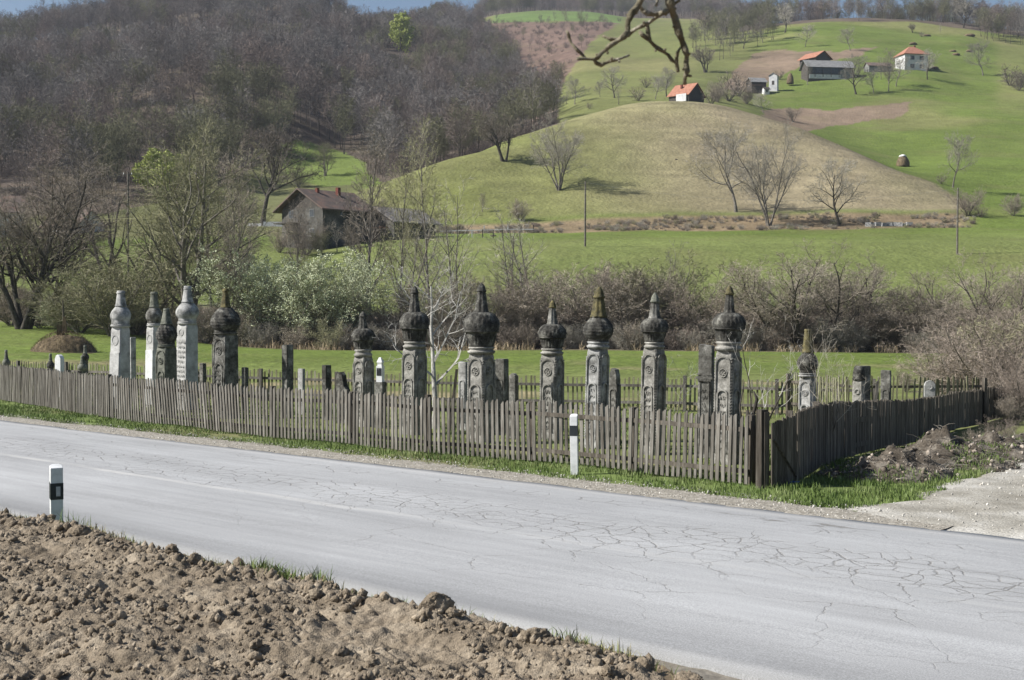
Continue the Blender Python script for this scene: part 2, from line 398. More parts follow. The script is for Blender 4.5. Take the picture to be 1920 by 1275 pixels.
def pchip(xs, ys, x):
    xs = np.array(xs, float); ys = np.array(ys, float)
    h = np.diff(xs); d = np.diff(ys) / h
    m = np.zeros_like(ys)
    for i in range(1, len(xs) - 1):
        if d[i - 1] * d[i] > 0:
            w1 = 2 * h[i] + h[i - 1]; w2 = h[i] + 2 * h[i - 1]
            m[i] = (w1 + w2) / (w1 / d[i - 1] + w2 / d[i])
    m[0] = d[0]; m[-1] = d[-1]
    x = np.clip(x, xs[0], xs[-1])
    i = np.clip(np.searchsorted(xs, x) - 1, 0, len(xs) - 2)
    t = (x - xs[i]) / h[i]
    return ((2*t**3-3*t**2+1)*ys[i] + (t**3-2*t**2+t)*h[i]*m[i] + (-2*t**3+3*t**2)*ys[i+1] + (t**3-t**2)*h[i]*m[i+1])

YN = np.concatenate([np.arange(30, 120, 2.5), np.arange(120, 340, 3.0), np.geomspace(340, 1900, 110)])
PN = np.arange(-900, 2901, 20.0)
ckeys = sorted(COLS)
ctab = np.zeros((len(YN), len(ckeys)))
for j, k in enumerate(ckeys):
    xs = [30.0, 45.0]; ys = [-0.3, -0.3]
    for e in COLS[k]:
        if e[0] == 'z': xs.append(e[1]); ys.append(e[2])
        else: xs.append(e[0]); ys.append(CZ + float(dzof(e[1])) * e[0])
    ctab[:, j] = pchip(xs, ys, YN)
TAB = np.zeros((len(YN), len(PN)))
for i in range(len(YN)):
    TAB[i] = pchip(ckeys, ctab[i], PN)
ker = np.exp(-0.5 * (np.arange(-4, 5) / 1.6) ** 2); ker /= ker.sum()
TABp = np.pad(TAB, ((0, 0), (4, 4)), mode='edge')
TAB = sum(ker[k] * TABp[:, k:k + len(PN)] for k in range(9))

def h_far(x, y):
    x = np.asarray(x, float); y = np.asarray(y, float)
    yc = np.clip(y, YN[0], YN[-1])
    px = np.clip(960 + F * x / np.maximum(yc, 1), PN[0], PN[-1] - 1e-3)
    i = np.clip(np.searchsorted(YN, yc) - 1, 0, len(YN) - 2)
    ty = (yc - YN[i]) / (YN[i + 1] - YN[i])
    fj = (px - PN[0]) / 20.0; j = np.clip(fj.astype(int), 0, len(PN) - 2); tx = fj - j
    z = (TAB[i, j] * (1 - tx) + TAB[i, j + 1] * tx) * (1 - ty) + (TAB[i + 1, j] * (1 - tx) + TAB[i + 1, j + 1] * tx) * ty
    amp = ss(120, 400, y) * 2.2
    wf = ss(245, 330, y) * (1 - ss(640, 760, px)) * (1 - .5 * ss(560, 700, y))
    z = z + (np.abs(fbm(x / 95 + 3, y / 130, 13, 3) - 0.5) - .1) * 42 * wf
    return z + (fbm(x / 28, y / 28, 3, 3) - 0.5) * amp + (fbm(x / 7, y / 7, 5, 2) - 0.5) * 0.35 * ss(90, 200, y)

def h(x, y):
    x = np.asarray(x, float); y = np.asarray(y, float)
    a, o = ao(x, y)
    oe = o - 1.7 * ss(-1.7, -4.0, a)
    near = np.where(o < 0, -0.3 * ss(4, 14, -o), 0.1 * ss(7.3, 8.4, o) + 0.82 * ss(8.5, 10.15, oe))
    near = near + (fbm(x / 1.3, y / 1.3, 8, 3) - 0.5) * 0.07 * ss(0.9, 2.2, np.maximum(-o, o - 7.4))
    w = ss(44, 60, y) * ss(4, 12, -o)
    return near * (1 - w) + h_far(x, y) * w
def hz(x, y): return float(h(np.array([x]), np.array([y]))[0])

_HY = np.concatenate([np.arange(60, 340, 0.5), np.arange(340, 1700, 2.0)])
def hit(px, py, ymin=60.0):
    """ground point seen at a picture position"""
    ys = _HY[_HY >= ymin]
    z = h(uof(px, py) * ys, ys); ray = CZ + dzof(py) * ys
    k = np.argmax(z >= ray)
    if not (z >= ray).any(): k = len(ys) - 1
    return Vector((uof(px, py) * ys[k], ys[k], float(z[k])))

def inpoly(px, py, poly):
    r = np.zeros(px.shape, bool)
    n = len(poly)
    for i in range(n):
        x1, y1 = poly[i]; x2, y2 = poly[(i + 1) % n]
        if y1 == y2: continue
        c = ((y1 > py) != (y2 > py)) & (px < (x2 - x1) * (py - y1) / (y2 - y1) + x1)
        r ^= c
    return r

FOREST = [(-900,418),(60,405),(200,400),(330,372),(430,345),(500,300),(560,268),(620,282),(690,322),(730,352),(780,345),(1000,300),(1040,250),(1050,165),(1000,110),(905,55),(830,40),(700,20),(640,-60),(-900,-300)]
SHRUBBY = [(880,42),(1165,40),(1110,75),(1075,125),(1045,175),(1000,230),(960,120)]
PLOW_A = [(1352,168),(1385,120),(1418,98),(1470,93),(1560,96),(1640,88),(1600,108),(1500,122),(1440,152),(1420,172)]
PLOW_B = [(1425,205),(1470,203),(1560,205),(1640,197),(1708,191),(1686,219),(1600,230),(1512,246),(1440,240)]

def cover(x, y, z):
    px = 960 + F * x / np.maximum(y, 1); py = pyof(z, np.maximum(y, 1))
    n1 = fbm(x / 18, y / 18, 21, 4); n2 = fbm(x / 60, y / 60, 31, 3); n3 = fbm(x / 3, y / 3, 41, 3)
    jx = (fbm(x / 9, y / 9, 51, 3) - 0.5) * 14; jy = (fbm(x / 9, y / 9, 61, 3) - 0.5) * 8
    px = px + jx; py = py + jy
    green = np.array((0.105, 0.132, 0.036)); bright = np.array((0.112, 0.150, 0.034)); straw = np.array((0.222, 0.188, 0.120))
    olive = np.array((0.17, 0.19, 0.075)); litter = np.array((0.10, 0.080, 0.064)); plow = np.array((0.20, 0.150, 0.108)); brown = np.array((0.17, 0.12, 0.09))
    def lerp(a, b, t): return a + (b - a) * np.clip(t, 0, 1)[:, None]
    N = len(x)
    c = np.tile(green, (N, 1))
    a, o = ao(x, y)
    # churchyard and meadow
    inner = ss(30, 52, y)
    c = lerp(np.tile(np.array((0.15, 0.165, 0.065)), (N, 1)), np.tile(bright, (N, 1)), inner * (0.35 + 0.65 * ss(54, 78, y)))
    c = lerp(c, np.tile(np.array((0.26, 0.21, 0.13)), (N, 1)), (ss(0.62, 0.72, fbm(x / 4, y / 4, 77, 3))) * ss(30, 40, y) * (1 - ss(62, 80, y)) * 0.8)
    c = lerp(c, np.tile(litter * 1.15, (N, 1)), ss(95, 99, y + 3 * (n1 - .5) - 28 * ss(600, -100, px)) * (1 - ss(126, 134, y)))
    # second meadow
    m2 = ss(128, 136, y)
    c = lerp(c, lerp(np.tile(np.array((0.135, 0.160, 0.052)), (N, 1)), np.tile(bright, (N, 1)), ss(165, 200, y)), m2)
    # bank under the hill
    bk = ss(199, 203, y + 4 * (n3 - .5)) * (1 - ss(216, 221, y)) * ss(790, 860, px) * (1 - ss(1780, 1840, px))
    c = lerp(c, np.tile(np.array((0.19, 0.145, 0.09)), (N, 1)) * (0.6 + 0.8 * n3)[:, None], bk)
    # hill
    hl = ss(218, 224, y) * (1 - ss(4, 12, y - np.interp(px, [700, 800, 900, 1000, 1100, 1200, 1400, 1500, 1600, 1700, 1800], [252, 256, 264, 278, 292, 301, 303, 294, 281, 259, 228]))) * ss(640, 680, px) * (1 - ss(1790, 1840, px))
    hcol = lerp(np.tile(np.array((0.145, 0.160, 0.052)), (N, 1)), np.tile(straw, (N, 1)), 0.16 + 0.86 * ss(900, 1450, px) + 0.5 * (n1 - 0.5) + 0.35 * (n2 - .5))
    hcol = hcol * (0.72 + 0.30 * n3 + 0.30 * fbm(x / 1.2, y / 1.2, 43, 3))[:, None]
    hcol = hcol * (0.84 + 0.32 * fbm(x / 16, z / 0.9, 47, 3))[:, None]
    c = lerp(c, hcol, hl)
    # land behind
    bh = ss(305, 322, y)
    bcol = lerp(np.tile(np.array((0.14, 0.152, 0.055)), (N, 1)), np.tile(bright, (N, 1)), ss(1350, 1500, px) * 0.9 + 0.4 * (n1 - .5))
    bcol = lerp(bcol, np.tile(np.array((0.22, 0.20, 0.095)), (N, 1)), (ss(0.55, 0.7, n2) * 0.5 + 0.35 * ss(1850, 1880, px) * ss(230, 180, py)) * 1.0)
    c = lerp(c, bcol, bh)
    c = c * np.where(y > 130, 0.88 + 0.24 * fbm(x / 22, z / 1.3, 48, 3), 0.90 + .2 * fbm(x / 5, y / 2.2, 49, 4))[:, None]
    w = (inpoly(px, py, FOREST) & (y > 225) & ((px < 700) | (y > 285))) | ((y > 985)) & (px < 1520) | (y > 655) & (px > 1380)
    c = lerp(c, np.tile(litter, (N, 1)) * (0.75 + 0.6 * n1)[:, None], w.astype(float))
    w = inpoly(px, py, SHRUBBY) & (y > 330)
    c = lerp(c, np.tile(np.array((0.145, 0.10, 0.080)), (N, 1)) * (0.65 + 0.8 * n3)[:, None], w.astype(float))
    w = (px > 925) & (px < 1165) & (y > 855) & (y < 985)
    c = lerp(c, np.tile(np.array((0.12, 0.175, 0.055)), (N, 1)), w.astype(float))
    w = inpoly(px, py, PLOW_A) & (y > 400) | inpoly(px, py, PLOW_B) & (y > 310)
    c = lerp(c, np.tile(plow, (N, 1)) * (0.85 + 0.3 * n3)[:, None], w.astype(float))
    w = ss(196, 212, y) * (1 - ss(330, 345, y)) * (1 - ss(650, 700, px))
    c = lerp(c, np.tile(np.array((0.125, 0.125, 0.06)), (N, 1)) * (0.8 + .4 * n1)[:, None], w * (~inpoly(px, py, FOREST)) * 0.85)
    # green glade in the wood
    w = inpoly(px, py, [(520,275),(560,262),(640,285),(690,308),(670,345),(600,352),(540,330)]) & (y > 240)
    c = lerp(c, np.tile(np.array((0.13, 0.17, 0.045)), (N, 1)), w.astype(float))
    # roadside: verge is green, camera side bare soil
    vg = ss(0.6, 1.0, -o) * (1 - ss(3.2, 5.0, -o))
    c = lerp(c, np.tile(np.array((0.12, 0.16, 0.05)), (N, 1)), vg)
    c = lerp(c, np.tile(np.array((0.20, 0.17, 0.10)), (N, 1)), vg * ss(0.5, 0.7, n3) * .6)
    c = lerp(c, np.tile(np.array((0.19, 0.172, 0.145)), (N, 1)), (ss(-0.95, -0.6, o) * (1 - ss(7.6, 8.4, o))))
    c = lerp(c, np.tile(np.array((0.12, 0.15, 0.05)), (N, 1)), ss(7.6, 8.4, o) * (1 - ss(9.2, 9.8, o)))
    c = lerp(c, np.tile(np.array((0.22, 0.165, 0.11)), (N, 1)), ss(9.2, 9.8, o))
    return np.concatenate([c, np.ones((N, 1))], axis=1)

# near ground
gx = np.arange(-70, 75.1, 0.4); gy = np.arange(-45, 62.1, 0.4)
X, Y = np.meshgrid(gx, gy); x = X.ravel(); y = Y.ravel(); z = h(x, y)
a, o = ao(x, y)
z = z - 0.03 * ((o > -0.9) & (o < 7.6))
z = z - 0.12 * ss(9.9, 10.3, o - 1.7 * ss(-1.7, -4.0, a))
g = np_mesh("ground", np.stack([x, y, z], 1), grid_faces(len(gy), len(gx)), M_near, True, {"cover": ('FLOAT_COLOR', cover(x, y, z))})
tag(link(g), "grassy ground of the churchyard, verge and lower meadow", kind="structure")
# hills beyond
pxs = np.concatenate([np.arange(-900, -60, 40), np.arange(-60, 1980, 6), np.arange(1980, 2901, 40)])
ys = np.concatenate([np.arange(61.2, 130, 1.5), np.arange(130, 340, 1.1), np.geomspace(340, 1100, 170), np.geomspace(1120, 1900, 20)])
U, Y = np.meshgrid((pxs - 960) / F, ys); x = (U * Y).ravel(); y = Y.ravel(); z = h(x, y)
z = z - 0.1 * (y < 62)
g = np_mesh("hills", np.stack([x, y, z], 1), grid_faces(len(ys), len(pxs)), M_far, True, {"cover": ('FLOAT_COLOR', cover(x, y, z))})
tag(link(g), "green and straw coloured hillsides rising behind the meadow", kind="structure")

# ------------------------------------------------------------------ road
def road_material():
    m = bpy.data.materials.new("old_asphalt"); m.use_nodes = True
    N = m.node_tree.nodes; L = m.node_tree.links
    b = N["Principled BSDF"]; b.inputs["Roughness"].default_value = 0.85; b.inputs["Specular IOR Level"].default_value = 0.25
    tc = N.new("ShaderNodeTexCoord"); P = tc.outputs["Object"]
    sep = N.new("ShaderNodeSeparateXYZ"); L.new(P, sep.inputs[0])
    def math_(op, a, b_=None, c=None):
        n = N.new("ShaderNodeMath"); n.operation = op
        for i, v in enumerate((a, b_, c)):
            if v is None: continue
            if isinstance(v, (int, float)): n.inputs[i].default_value = v
            else: L.new(v, n.inputs[i])
        return n.outputs[0]
    def mr(v, a, b_, c, d):
        n = N.new("ShaderNodeMapRange"); n.interpolation_type = 'SMOOTHSTEP'
        L.new(v, n.inputs[0])
        for i, k in enumerate((a, b_, c, d)): n.inputs[i + 1].default_value = k
        return n.outputs[0]
    def noise(scale, det=5, stretch=None, dist=0.0, rough=0.6):
        s = P
        if stretch:
            mp = N.new("ShaderNodeMapping"); mp.inputs["Scale"].default_value = stretch; L.new(P, mp.inputs[0]); s = mp.outputs[0]
        n = N.new("ShaderNodeTexNoise"); n.inputs["Scale"].default_value = scale; n.inputs["Detail"].default_value = det
        n.inputs["Distortion"].default_value = dist; n.inputs["Roughness"].default_value = rough
        L.new(s, n.inputs["Vector"]); return n
    def vor(scale, stretch=(1, 1, 1), wob=0.25, wscale=2.5):
        nz = noise(wscale, 6)
        sub = N.new("ShaderNodeVectorMath"); sub.operation = 'SUBTRACT'; L.new(nz.outputs["Color"], sub.inputs[0]); sub.inputs[1].default_value = (0.5, 0.5, 0.5)
        sc = N.new("ShaderNodeVectorMath"); sc.operation = 'SCALE'; L.new(sub.outputs[0], sc.inputs[0]); sc.inputs["Scale"].default_value = wob
        ad = N.new("ShaderNodeVectorMath"); ad.operation = 'ADD'; L.new(P, ad.inputs[0]); L.new(sc.outputs[0], ad.inputs[1])
        mp = N.new("ShaderNodeMapping"); mp.inputs["Scale"].default_value = stretch; L.new(ad.outputs[0], mp.inputs[0])
        v = N.new("ShaderNodeTexVoronoi"); v.voronoi_dimensions = '2D'; v.feature = 'DISTANCE_TO_EDGE'; v.inputs["Scale"].default_value = scale
        L.new(mp.outputs[0], v.inputs["Vector"]); return v.outputs["Distance"]
    off = sep.outputs["Y"]      # across the road, 0 far edge .. 7.2 near edge
    al = sep.outputs["X"]       # along, growing to the left
    wob = mr(noise(0.35, 3).outputs["Fac"], 0.3, 0.7, -0.45, 0.45)
    offw = math_('ADD', off, wob)
    def band(c, w):             # 1 inside a band along the road
        d = math_('ABSOLUTE', math_('SUBTRACT', offw, c))
        return mr(d, w * 0.6, w * 1.5, 1.0, 0.0)
    # crack networks
    fine = mr(vor(3.3, (0.75, 1.1, 1), 0.16, 4.0), 0.0, 0.062, 1.0, 0.0)
    big = mr(vor(1.7, (0.75, 1.0, 1), 0.30, 3.0), 0.0, 0.018, 1.0, 0.0)
    huge = mr(vor(0.85, (0.6, 1.1, 1), 0.45, 2.2), 0.0, 0.009, 1.0, 0.0)
    rightness = mr(al, 14.0, 2.0, 0.0, 1.0)
    gate1 = mr(noise(0.8, 4).outputs["Fac"], 0.36, 0.48, 0.3, 1.0)
    m1 = math_('MULTIPLY', math_('MULTIPLY', band(2.85, 0.62), gate1), fine)
    m1b = math_('MULTIPLY', math_('MULTIPLY', band(0.85, 0.22), mr(noise(0.6, 3).outputs["Fac"], 0.42, 0.56, 0.1, 0.9)), fine)
    m2 = math_('MULTIPLY', math_('MULTIPLY', band(3.0, 1.15), mr(al, 13.0, 5.0, 0.0, 1.0)), big)
    m2 = math_('MULTIPLY', m2, mr(noise(0.5, 4).outputs["Fac"], 0.34, 0.48, 0.15, 1.0))
    m3 = math_('MULTIPLY', math_('MULTIPLY', math_('MULTIPLY', band(3.9, 2.0), rightness), mr(noise(0.4, 4).outputs["Fac"], 0.38, 0.50, 0.1, 1.0)), huge)
    crack = math_('MAXIMUM', math_('MAXIMUM', m1, m2), math_('MAXIMUM', math_('MULTIPLY', m3, 0.8), m1b))
    # broken spot near the far edge
    pd = math_('ADD', math_('POWER', math_('MULTIPLY', math_('SUBTRACT', al, 2.7), 1.0), 2.0), math_('POWER', math_('MULTIPLY', math_('SUBTRACT', off, 0.72), 5.5), 2.0))
    pot = math_('MULTIPLY', mr(pd, 0.3, 2.0, 1.0, 0.0), mr(noise(5.0, 6, (0.5, 1.6, 1)).outputs["Fac"], 0.50, 0.60, 0.0, 1.0))
    crack = math_('MAXIMUM', crack, pot)
    # base tone
    cr = N.new("ShaderNodeValToRGB"); e = cr.color_ramp.elements
    e[0].position = 0.25; e[0].color = (0.268, 0.270, 0.273, 1); e[1].position = 0.75; e[1].color = (0.375, 0.380, 0.386, 1)
    L.new(noise(0.55, 6, (0.25, 1.6, 1)).outputs["Fac"], cr.inputs[0])
    def scale_col(c, v):
        n = N.new("ShaderNodeVectorMath"); n.operation = 'SCALE'; L.new(c, n.inputs[0]); L.new(v, n.inputs["Scale"]); return n.outputs[0]
    col = scale_col(cr.outputs[0], mr(noise(2.0, 6, (0.12, 3.0, 1)).outputs["Fac"], 0.35, 0.65, 0.95, 1.05))
    col = scale_col(col, mr(noise(70.0, 3).outputs["Fac"], 0.3, 0.7, 0.80, 1.2))
    col = scale_col(col, mr(noise(170.0, 2).outputs["Fac"], 0.3, 0.7, 0.88, 1.12))
    col = scale_col(col, mr(off, 6.0, 7.1, 1.0, 0.70))
    col = scale_col(col, mr(noise(0.22, 4, (0.6, 1.3, 1)).outputs["Fac"], 0.35, 0.65, 0.90, 1.06))
    # paler worn strips: far edge, old centre line
    edge = mr(off, 0.55, 0.05, 0.0, 0.5)
    cl = math_('MULTIPLY', mr(math_('ABSOLUTE', math_('SUBTRACT', math_('ADD', off, math_('MULTIPLY', wob, 0.12)), 3.85)), 0.05, 0.11, 1.0, 0.0), mr(noise(1.1, 6, (0.4, 1, 1)).outputs["Fac"], 0.38, 0.58, 0.12, 0.50))
    cl = math_('MULTIPLY', cl, mr(al, 4.0, 11.0, 0.3, 1.0))
    pal = math_('MAXIMUM', edge, cl)
    near = mr(off, 6.9, 7.2, 0.0, 0.06)
    pal = math_('MAXIMUM', pal, near)
    mix = N.new("ShaderNodeMix"); mix.data_type = 'RGBA'; L.new(pal, mix.inputs["Factor"]); L.new(col, mix.inputs["A"]); mix.inputs["B"].default_value = (0.50, 0.49, 0.47, 1)
    mix2 = N.new("ShaderNodeMix"); mix2.data_type = 'RGBA'; L.new(math_('MULTIPLY', crack, 0.58), mix2.inputs["Factor"]); L.new(mix.outputs["Result"], mix2.inputs["A"]); mix2.inputs["B"].default_value = (0.095, 0.085, 0.07, 1)
    L.new(mix2.outputs["Result"], b.inputs["Base Color"])
    hgt = math_('SUBTRACT', math_('MULTIPLY', noise(60.0, 4).outputs["Fac"], 0.12), math_('MULTIPLY', crack, 0.7))
    bp = N.new("ShaderNodeBump"); bp.inputs["Strength"].default_value = 0.45; bp.inputs["Distance"].default_value = 0.02
    L.new(hgt, bp.inputs["Height"]); L.new(bp.outputs[0], b.inputs["Normal"])
    return m
M_road = road_material()
na = 900; nb = 27
aa = np.linspace(-45, 75, na); oo = np.concatenate([[-.006], np.linspace(0, 7.2, nb - 2), [7.206]])
A, O = np.meshgrid(aa, oo); A = A.ravel(); O = O.ravel()
edge = (fbm(A / 0.9, A * 0, 4, 4) - 0.5) * 0.10
Oe = O + np.where(O < 0.01, edge, 0) + np.where(O > 7.19, -edge, 0)
zz = 0.012 + 0.035 * (1 - ((O - 3.6) / 3.6) ** 2) + (fbm(A / 2.0, O / 0.8, 9, 3) - 0.5) * 0.02
zz = np.where((O < -.001) | (O > 7.2015), -.13, zz)
road = np_mesh("road", np.stack([A, Oe, zz], 1), grid_faces(nb, na), M_road, False)
road.matrix_world = Matrix(((RD[0], RN[0], 0, RP[0]), (RD[1], RN[1], 0, RP[1]), (0, 0, 1, 0), (0, 0, 0, 1)))
tag(link(road), "pale cracked asphalt road crossing the picture", kind="structure")

# gravel shoulder beyond the far edge
aa = np.arange(1.0, 75, 0.12); oo = np.linspace(0.08, -1.35, 13)
A, O = np.meshgrid(aa, oo); A = A.ravel(); O = O.ravel()
ed = 0.75 + 0.45 * fbm(A / 2.2, A * 0 + 3, 14, 3) + 0.25 * (fbm(A / .4, A * 0 + 3, 15, 3) - .5) + 1.1 * ss(1.5, -2.2, A)
Oe = 0.08 - (0.08 - O) / 1.43 * ed
x, y = xy_ao(A, Oe)
f_ = (0.08 - O) / 1.43
z = h(x, y) + 0.008 + 0.012 * np.sin(f_ * 3.14) - 0.03 * ss(0.85, 1.0, f_) + (fbm(x * 5, y * 5, 33, 2) - .5) * 0.02
sh = np_mesh("road_shoulder", np.stack([x, y, z], 1), grid_faces(len(oo), len(aa)), M_gravel, True)
tag(link(sh), "gravel shoulder along the far road edge", kind="structure")
# gravel lane leaving to the right
LL = [(4.55, 17.0), (4.55, 17.8), (4.9, 18.6), (5.6, 19.15), (6.4, 20.3), (7.4, 21.8), (8.7, 23.7), (10.2, 26), (13.5, 32.0), (17.5, 39.0), (24, 50)]
n = 300; nw = 40
d = np.concatenate([[0], np.cumsum([math.dist(LL[i], LL[i + 1]) for i in range(len(LL) - 1)])])
t = np.linspace(0, d[-1], n)
lx = np.interp(t, d, [p[0] for p in LL]); ly = np.interp(t, d, [p[1] for p in LL])
wid = 4.8 + 9.5 * ss(7.0, 0.8, t)
dirx = 0.734 + 0.12 * ss(0, 14, t); diry = -np.sqrt(1 - dirx ** 2)
W = np.linspace(0, 1, nw)
x = (lx[None, :] + W[:, None] * (wid * dirx)[None, :]); y = ly[None, :] + W[:, None] * (wid * diry)[None, :]
x = x + (fbm(x * 2, y * 2, 71, 3) - .5) * 0.9 * (1 - ss(0, .12, W[:, None]))
x = x.ravel(); y = y.ravel()
a_, o_ = ao(x, y)
shift = np.maximum(0, o_ + 0.03)     # keep it off the asphalt
x = x - shift * RN[0]; y = y - shift * RN[1]
z = h(x, y) + 0.03 + (fbm(x * 1.5, y * 1.5, 81, 4) - .5) * 0.05 - .035 * ss(-.6, -.05, ao(x, y)[1]) - .08 * (shift > .05)
z = np.where(np.tile(W[:, None], (1, n)).ravel() < 0.01, z - 0.05, z)
ln = np_mesh("path", np.stack([x, y, z], 1), grid_faces(nw, n), M_lane, True)
tag(link(ln), "pale gravel track branching off to the right", kind="structure")

LANE = (x.copy(), y.copy(), z.copy())
# ------------------------------------------------------------------ ploughed field
def soil_h(A, O):
    edge = 10.18 + 0.35 * (fbm(A / 1.1, A * 0, 91, 3) - 0.5) + 1.6 * ss(-1.9, -4.2, A)
    e = O - edge
    b_ = 0.10 + 0.83 * ss(-1.5, 0.05, e)
    rows = 0.02 * np.sin((A * 0.25 + O) * 7.0)
    q = (fbm(A / 0.5, O / 0.5, 92, 3) - .5) * 0.09 + np.abs(fbm(A / 0.16, O / 0.16, 93, 3) - .5) * 0.13 + np.abs(fbm(A / 0.055, O / 0.055, 94, 3) - .5) * 0.09 + (fbm(A / 0.02, O / 0.02, 95, 2) - .5) * 0.012
    q = q + 0.06 * np.maximum(0, fbm(A / 0.22, O / 0.22, 99, 2) - 0.55) / 0.45 * np.exp(-((e - 0.12) / 0.25) ** 2)
    return b_ + (rows + q) * ss(-0.9, 0.0, e) - 0.03
step = 0.014
aa = np.arange(-4.2, 9.6, step); oo = np.arange(9.0, 14.6, step)
A, O = np.meshgrid(aa, oo); A = A.ravel(); O = O.ravel()
x, y = xy_ao(A, O); z = soil_h(A, O)
jit = 0.5 * step
x = x + (fbm(A * 60, O * 60, 97, 1) - .5) * jit; y = y + (fbm(A * 60 + 9, O * 60, 98, 1) - .5) * jit
fld = np_mesh("ploughed_field", np.stack([x, y, z], 1), grid_faces(len(oo), len(aa)), M_soil, True)
tag(link(fld), "brown cloddy ploughed soil in the foreground", kind="structure")

# clods: templates and scatter
def ico(sub=1):
    import bmesh
    bm = bmesh.new(); bmesh.ops.create_icosphere(bm, subdivisions=sub, radius=1.0)
    V = np.array([v.co[:] for v in bm.verts]); Fc = np.array([[v.index for v in f.verts] for f in bm.faces]); bm.free()
    return V, Fc
def rough_rock(V, rs, amp):
    k = rs.randn(3, 3) * 1.7; ph = rs.rand(3) * 6
    n = sum(np.sin(V @ k[i] * (1.4 + i) + ph[i]) for i in range(3)) / 3
    out = V * (1 + amp * n)[:, None] * (0.65 + 0.6 * rs.rand(3))[None, :]
    return out * (1 + 0.12 * rs.randn(len(V)))[:, None]
rs = np.random.RandomState(5)
V1, F1 = ico(2)
V0, F0 = ico(1)
temps = [rough_rock(V0, rs, 0.30) for _ in range(14)]
def scatter_rocks(name, xs, ys, zs, sizes, mat, seed=1, tints=(0.8, 1.25)):
    rs = np.random.RandomState(seed)
    n = len(xs); VV = []; FF = []; TT = []
    for i in range(n):
        T = temps[rs.randint(len(temps))]
        an = rs.rand() * 6.28; co, si = math.cos(an), math.sin(an)
        v = T * sizes[i]
        v = np.stack([v[:, 0] * co - v[:, 1] * si, v[:, 0] * si + v[:, 1] * co, v[:, 2]], 1)
        v[:, 0] += xs[i]; v[:, 1] += ys[i]; v[:, 2] += zs[i]
        VV.append(v); FF.append(F0 + i * len(V0)); TT.append(np.full(len(V0), tints[0] + rs.rand() * (tints[1] - tints[0])))
    return np_mesh(name, np.concatenate(VV), np.concatenate(FF), mat, False, {"tint": ('FLOAT', np.concatenate(TT))})
n = 28000
A = rs.uniform(-4, 9.4, n); O = rs.uniform(9.6, 14.4, n)
sz = 0.005 + 0.008 * rs.rand(n) + 0.026 * rs.rand(n) ** 9
sel = np.abs(O - 10.1) < 0.35
sz[sel] *= 1.35
keep = fbm(A / 0.4, O / 0.4, 111, 2) > 0.38
A, O, sz = A[keep], O[keep], sz[keep]
x, y = xy_ao(A, O); z = soil_h(A, O) + sz * 0.25
o_ = scatter_rocks("small_clods", x, y, z, sz, M_clod, 3)
tag(link(o_), "countless small crumbs and clods of dry soil on the ploughed field", kind="stuff")
# the large clods one can tell apart, along the edge of the field
big = [(820, 1128, 34, "big rounded clod standing on the field edge below the road"),
       (1008, 1180, 24, "pointed clod at the field edge, second largest near the road"),
       (690, 1000, 0, None)]
BIG = [(818,1134,.125,"largest earth clod on the field edge, halfway along the road side"),
       (1106-100,1182,.085,"pointed earth clod on the field edge right of the largest one"),
       (985,1206,.075,"rounded clod just inside the field below the pointed clod"),
       (940,1168,.055,"small round clod on the field edge between two larger clods"),
       (618,1092,.070,"dark tufted clod on the field edge beside the grass tuft"),
       (366,1027,.085,"crumbly dark clod pair member on the field edge in the left third"),
       (322,1028,.075,"brownish clod left of the crumbly one on the field edge"),
       (150,985,.11,"dark clod right of the near marker post"),
       (50,958,.085,"dark round clod left of the near marker post"),
       (8,968,.10,"pale grey clod cut by the left picture edge"),
       (180,992,.085,"flat dark clod where the field edge drops right of the post"),
       (105,1155,.055,"smooth brown clod inside the field at the left, uppermost of a trio"),
       (83,1132,.050,"grey-brown clod of the left trio, leftmost"),
       (305,1146,.050,"pale stone-like clod alone in the left half of the field"),
       (350,1100,.050,"light clod with dark shadow in the middle of the left field"),
       (250,1080,.045,"small dark clod below the field edge in the left third"),
       (800,1160,.060,"pale flat stone lying below the largest clod"),
       (850,1155,.055,"brown clod touching the right foot of the largest clod"),
       (1205,1222,.075,"soft heaped clod at the field edge near the lower right"),
       (1290,1255,.12,"grassy earth lump at the lower right end of the field"),
       (480,1220,.055,"sunlit clod near the bottom centre-left of the field"),
       (640,1230,.060,"brown clod near the bottom edge, right of the sunlit one"),
       (700,1250,.055,"pale clod at the bottom edge below the middle of the field"),
       (1140,1262,.050,"clod at the bottom edge of the field towards the right")]
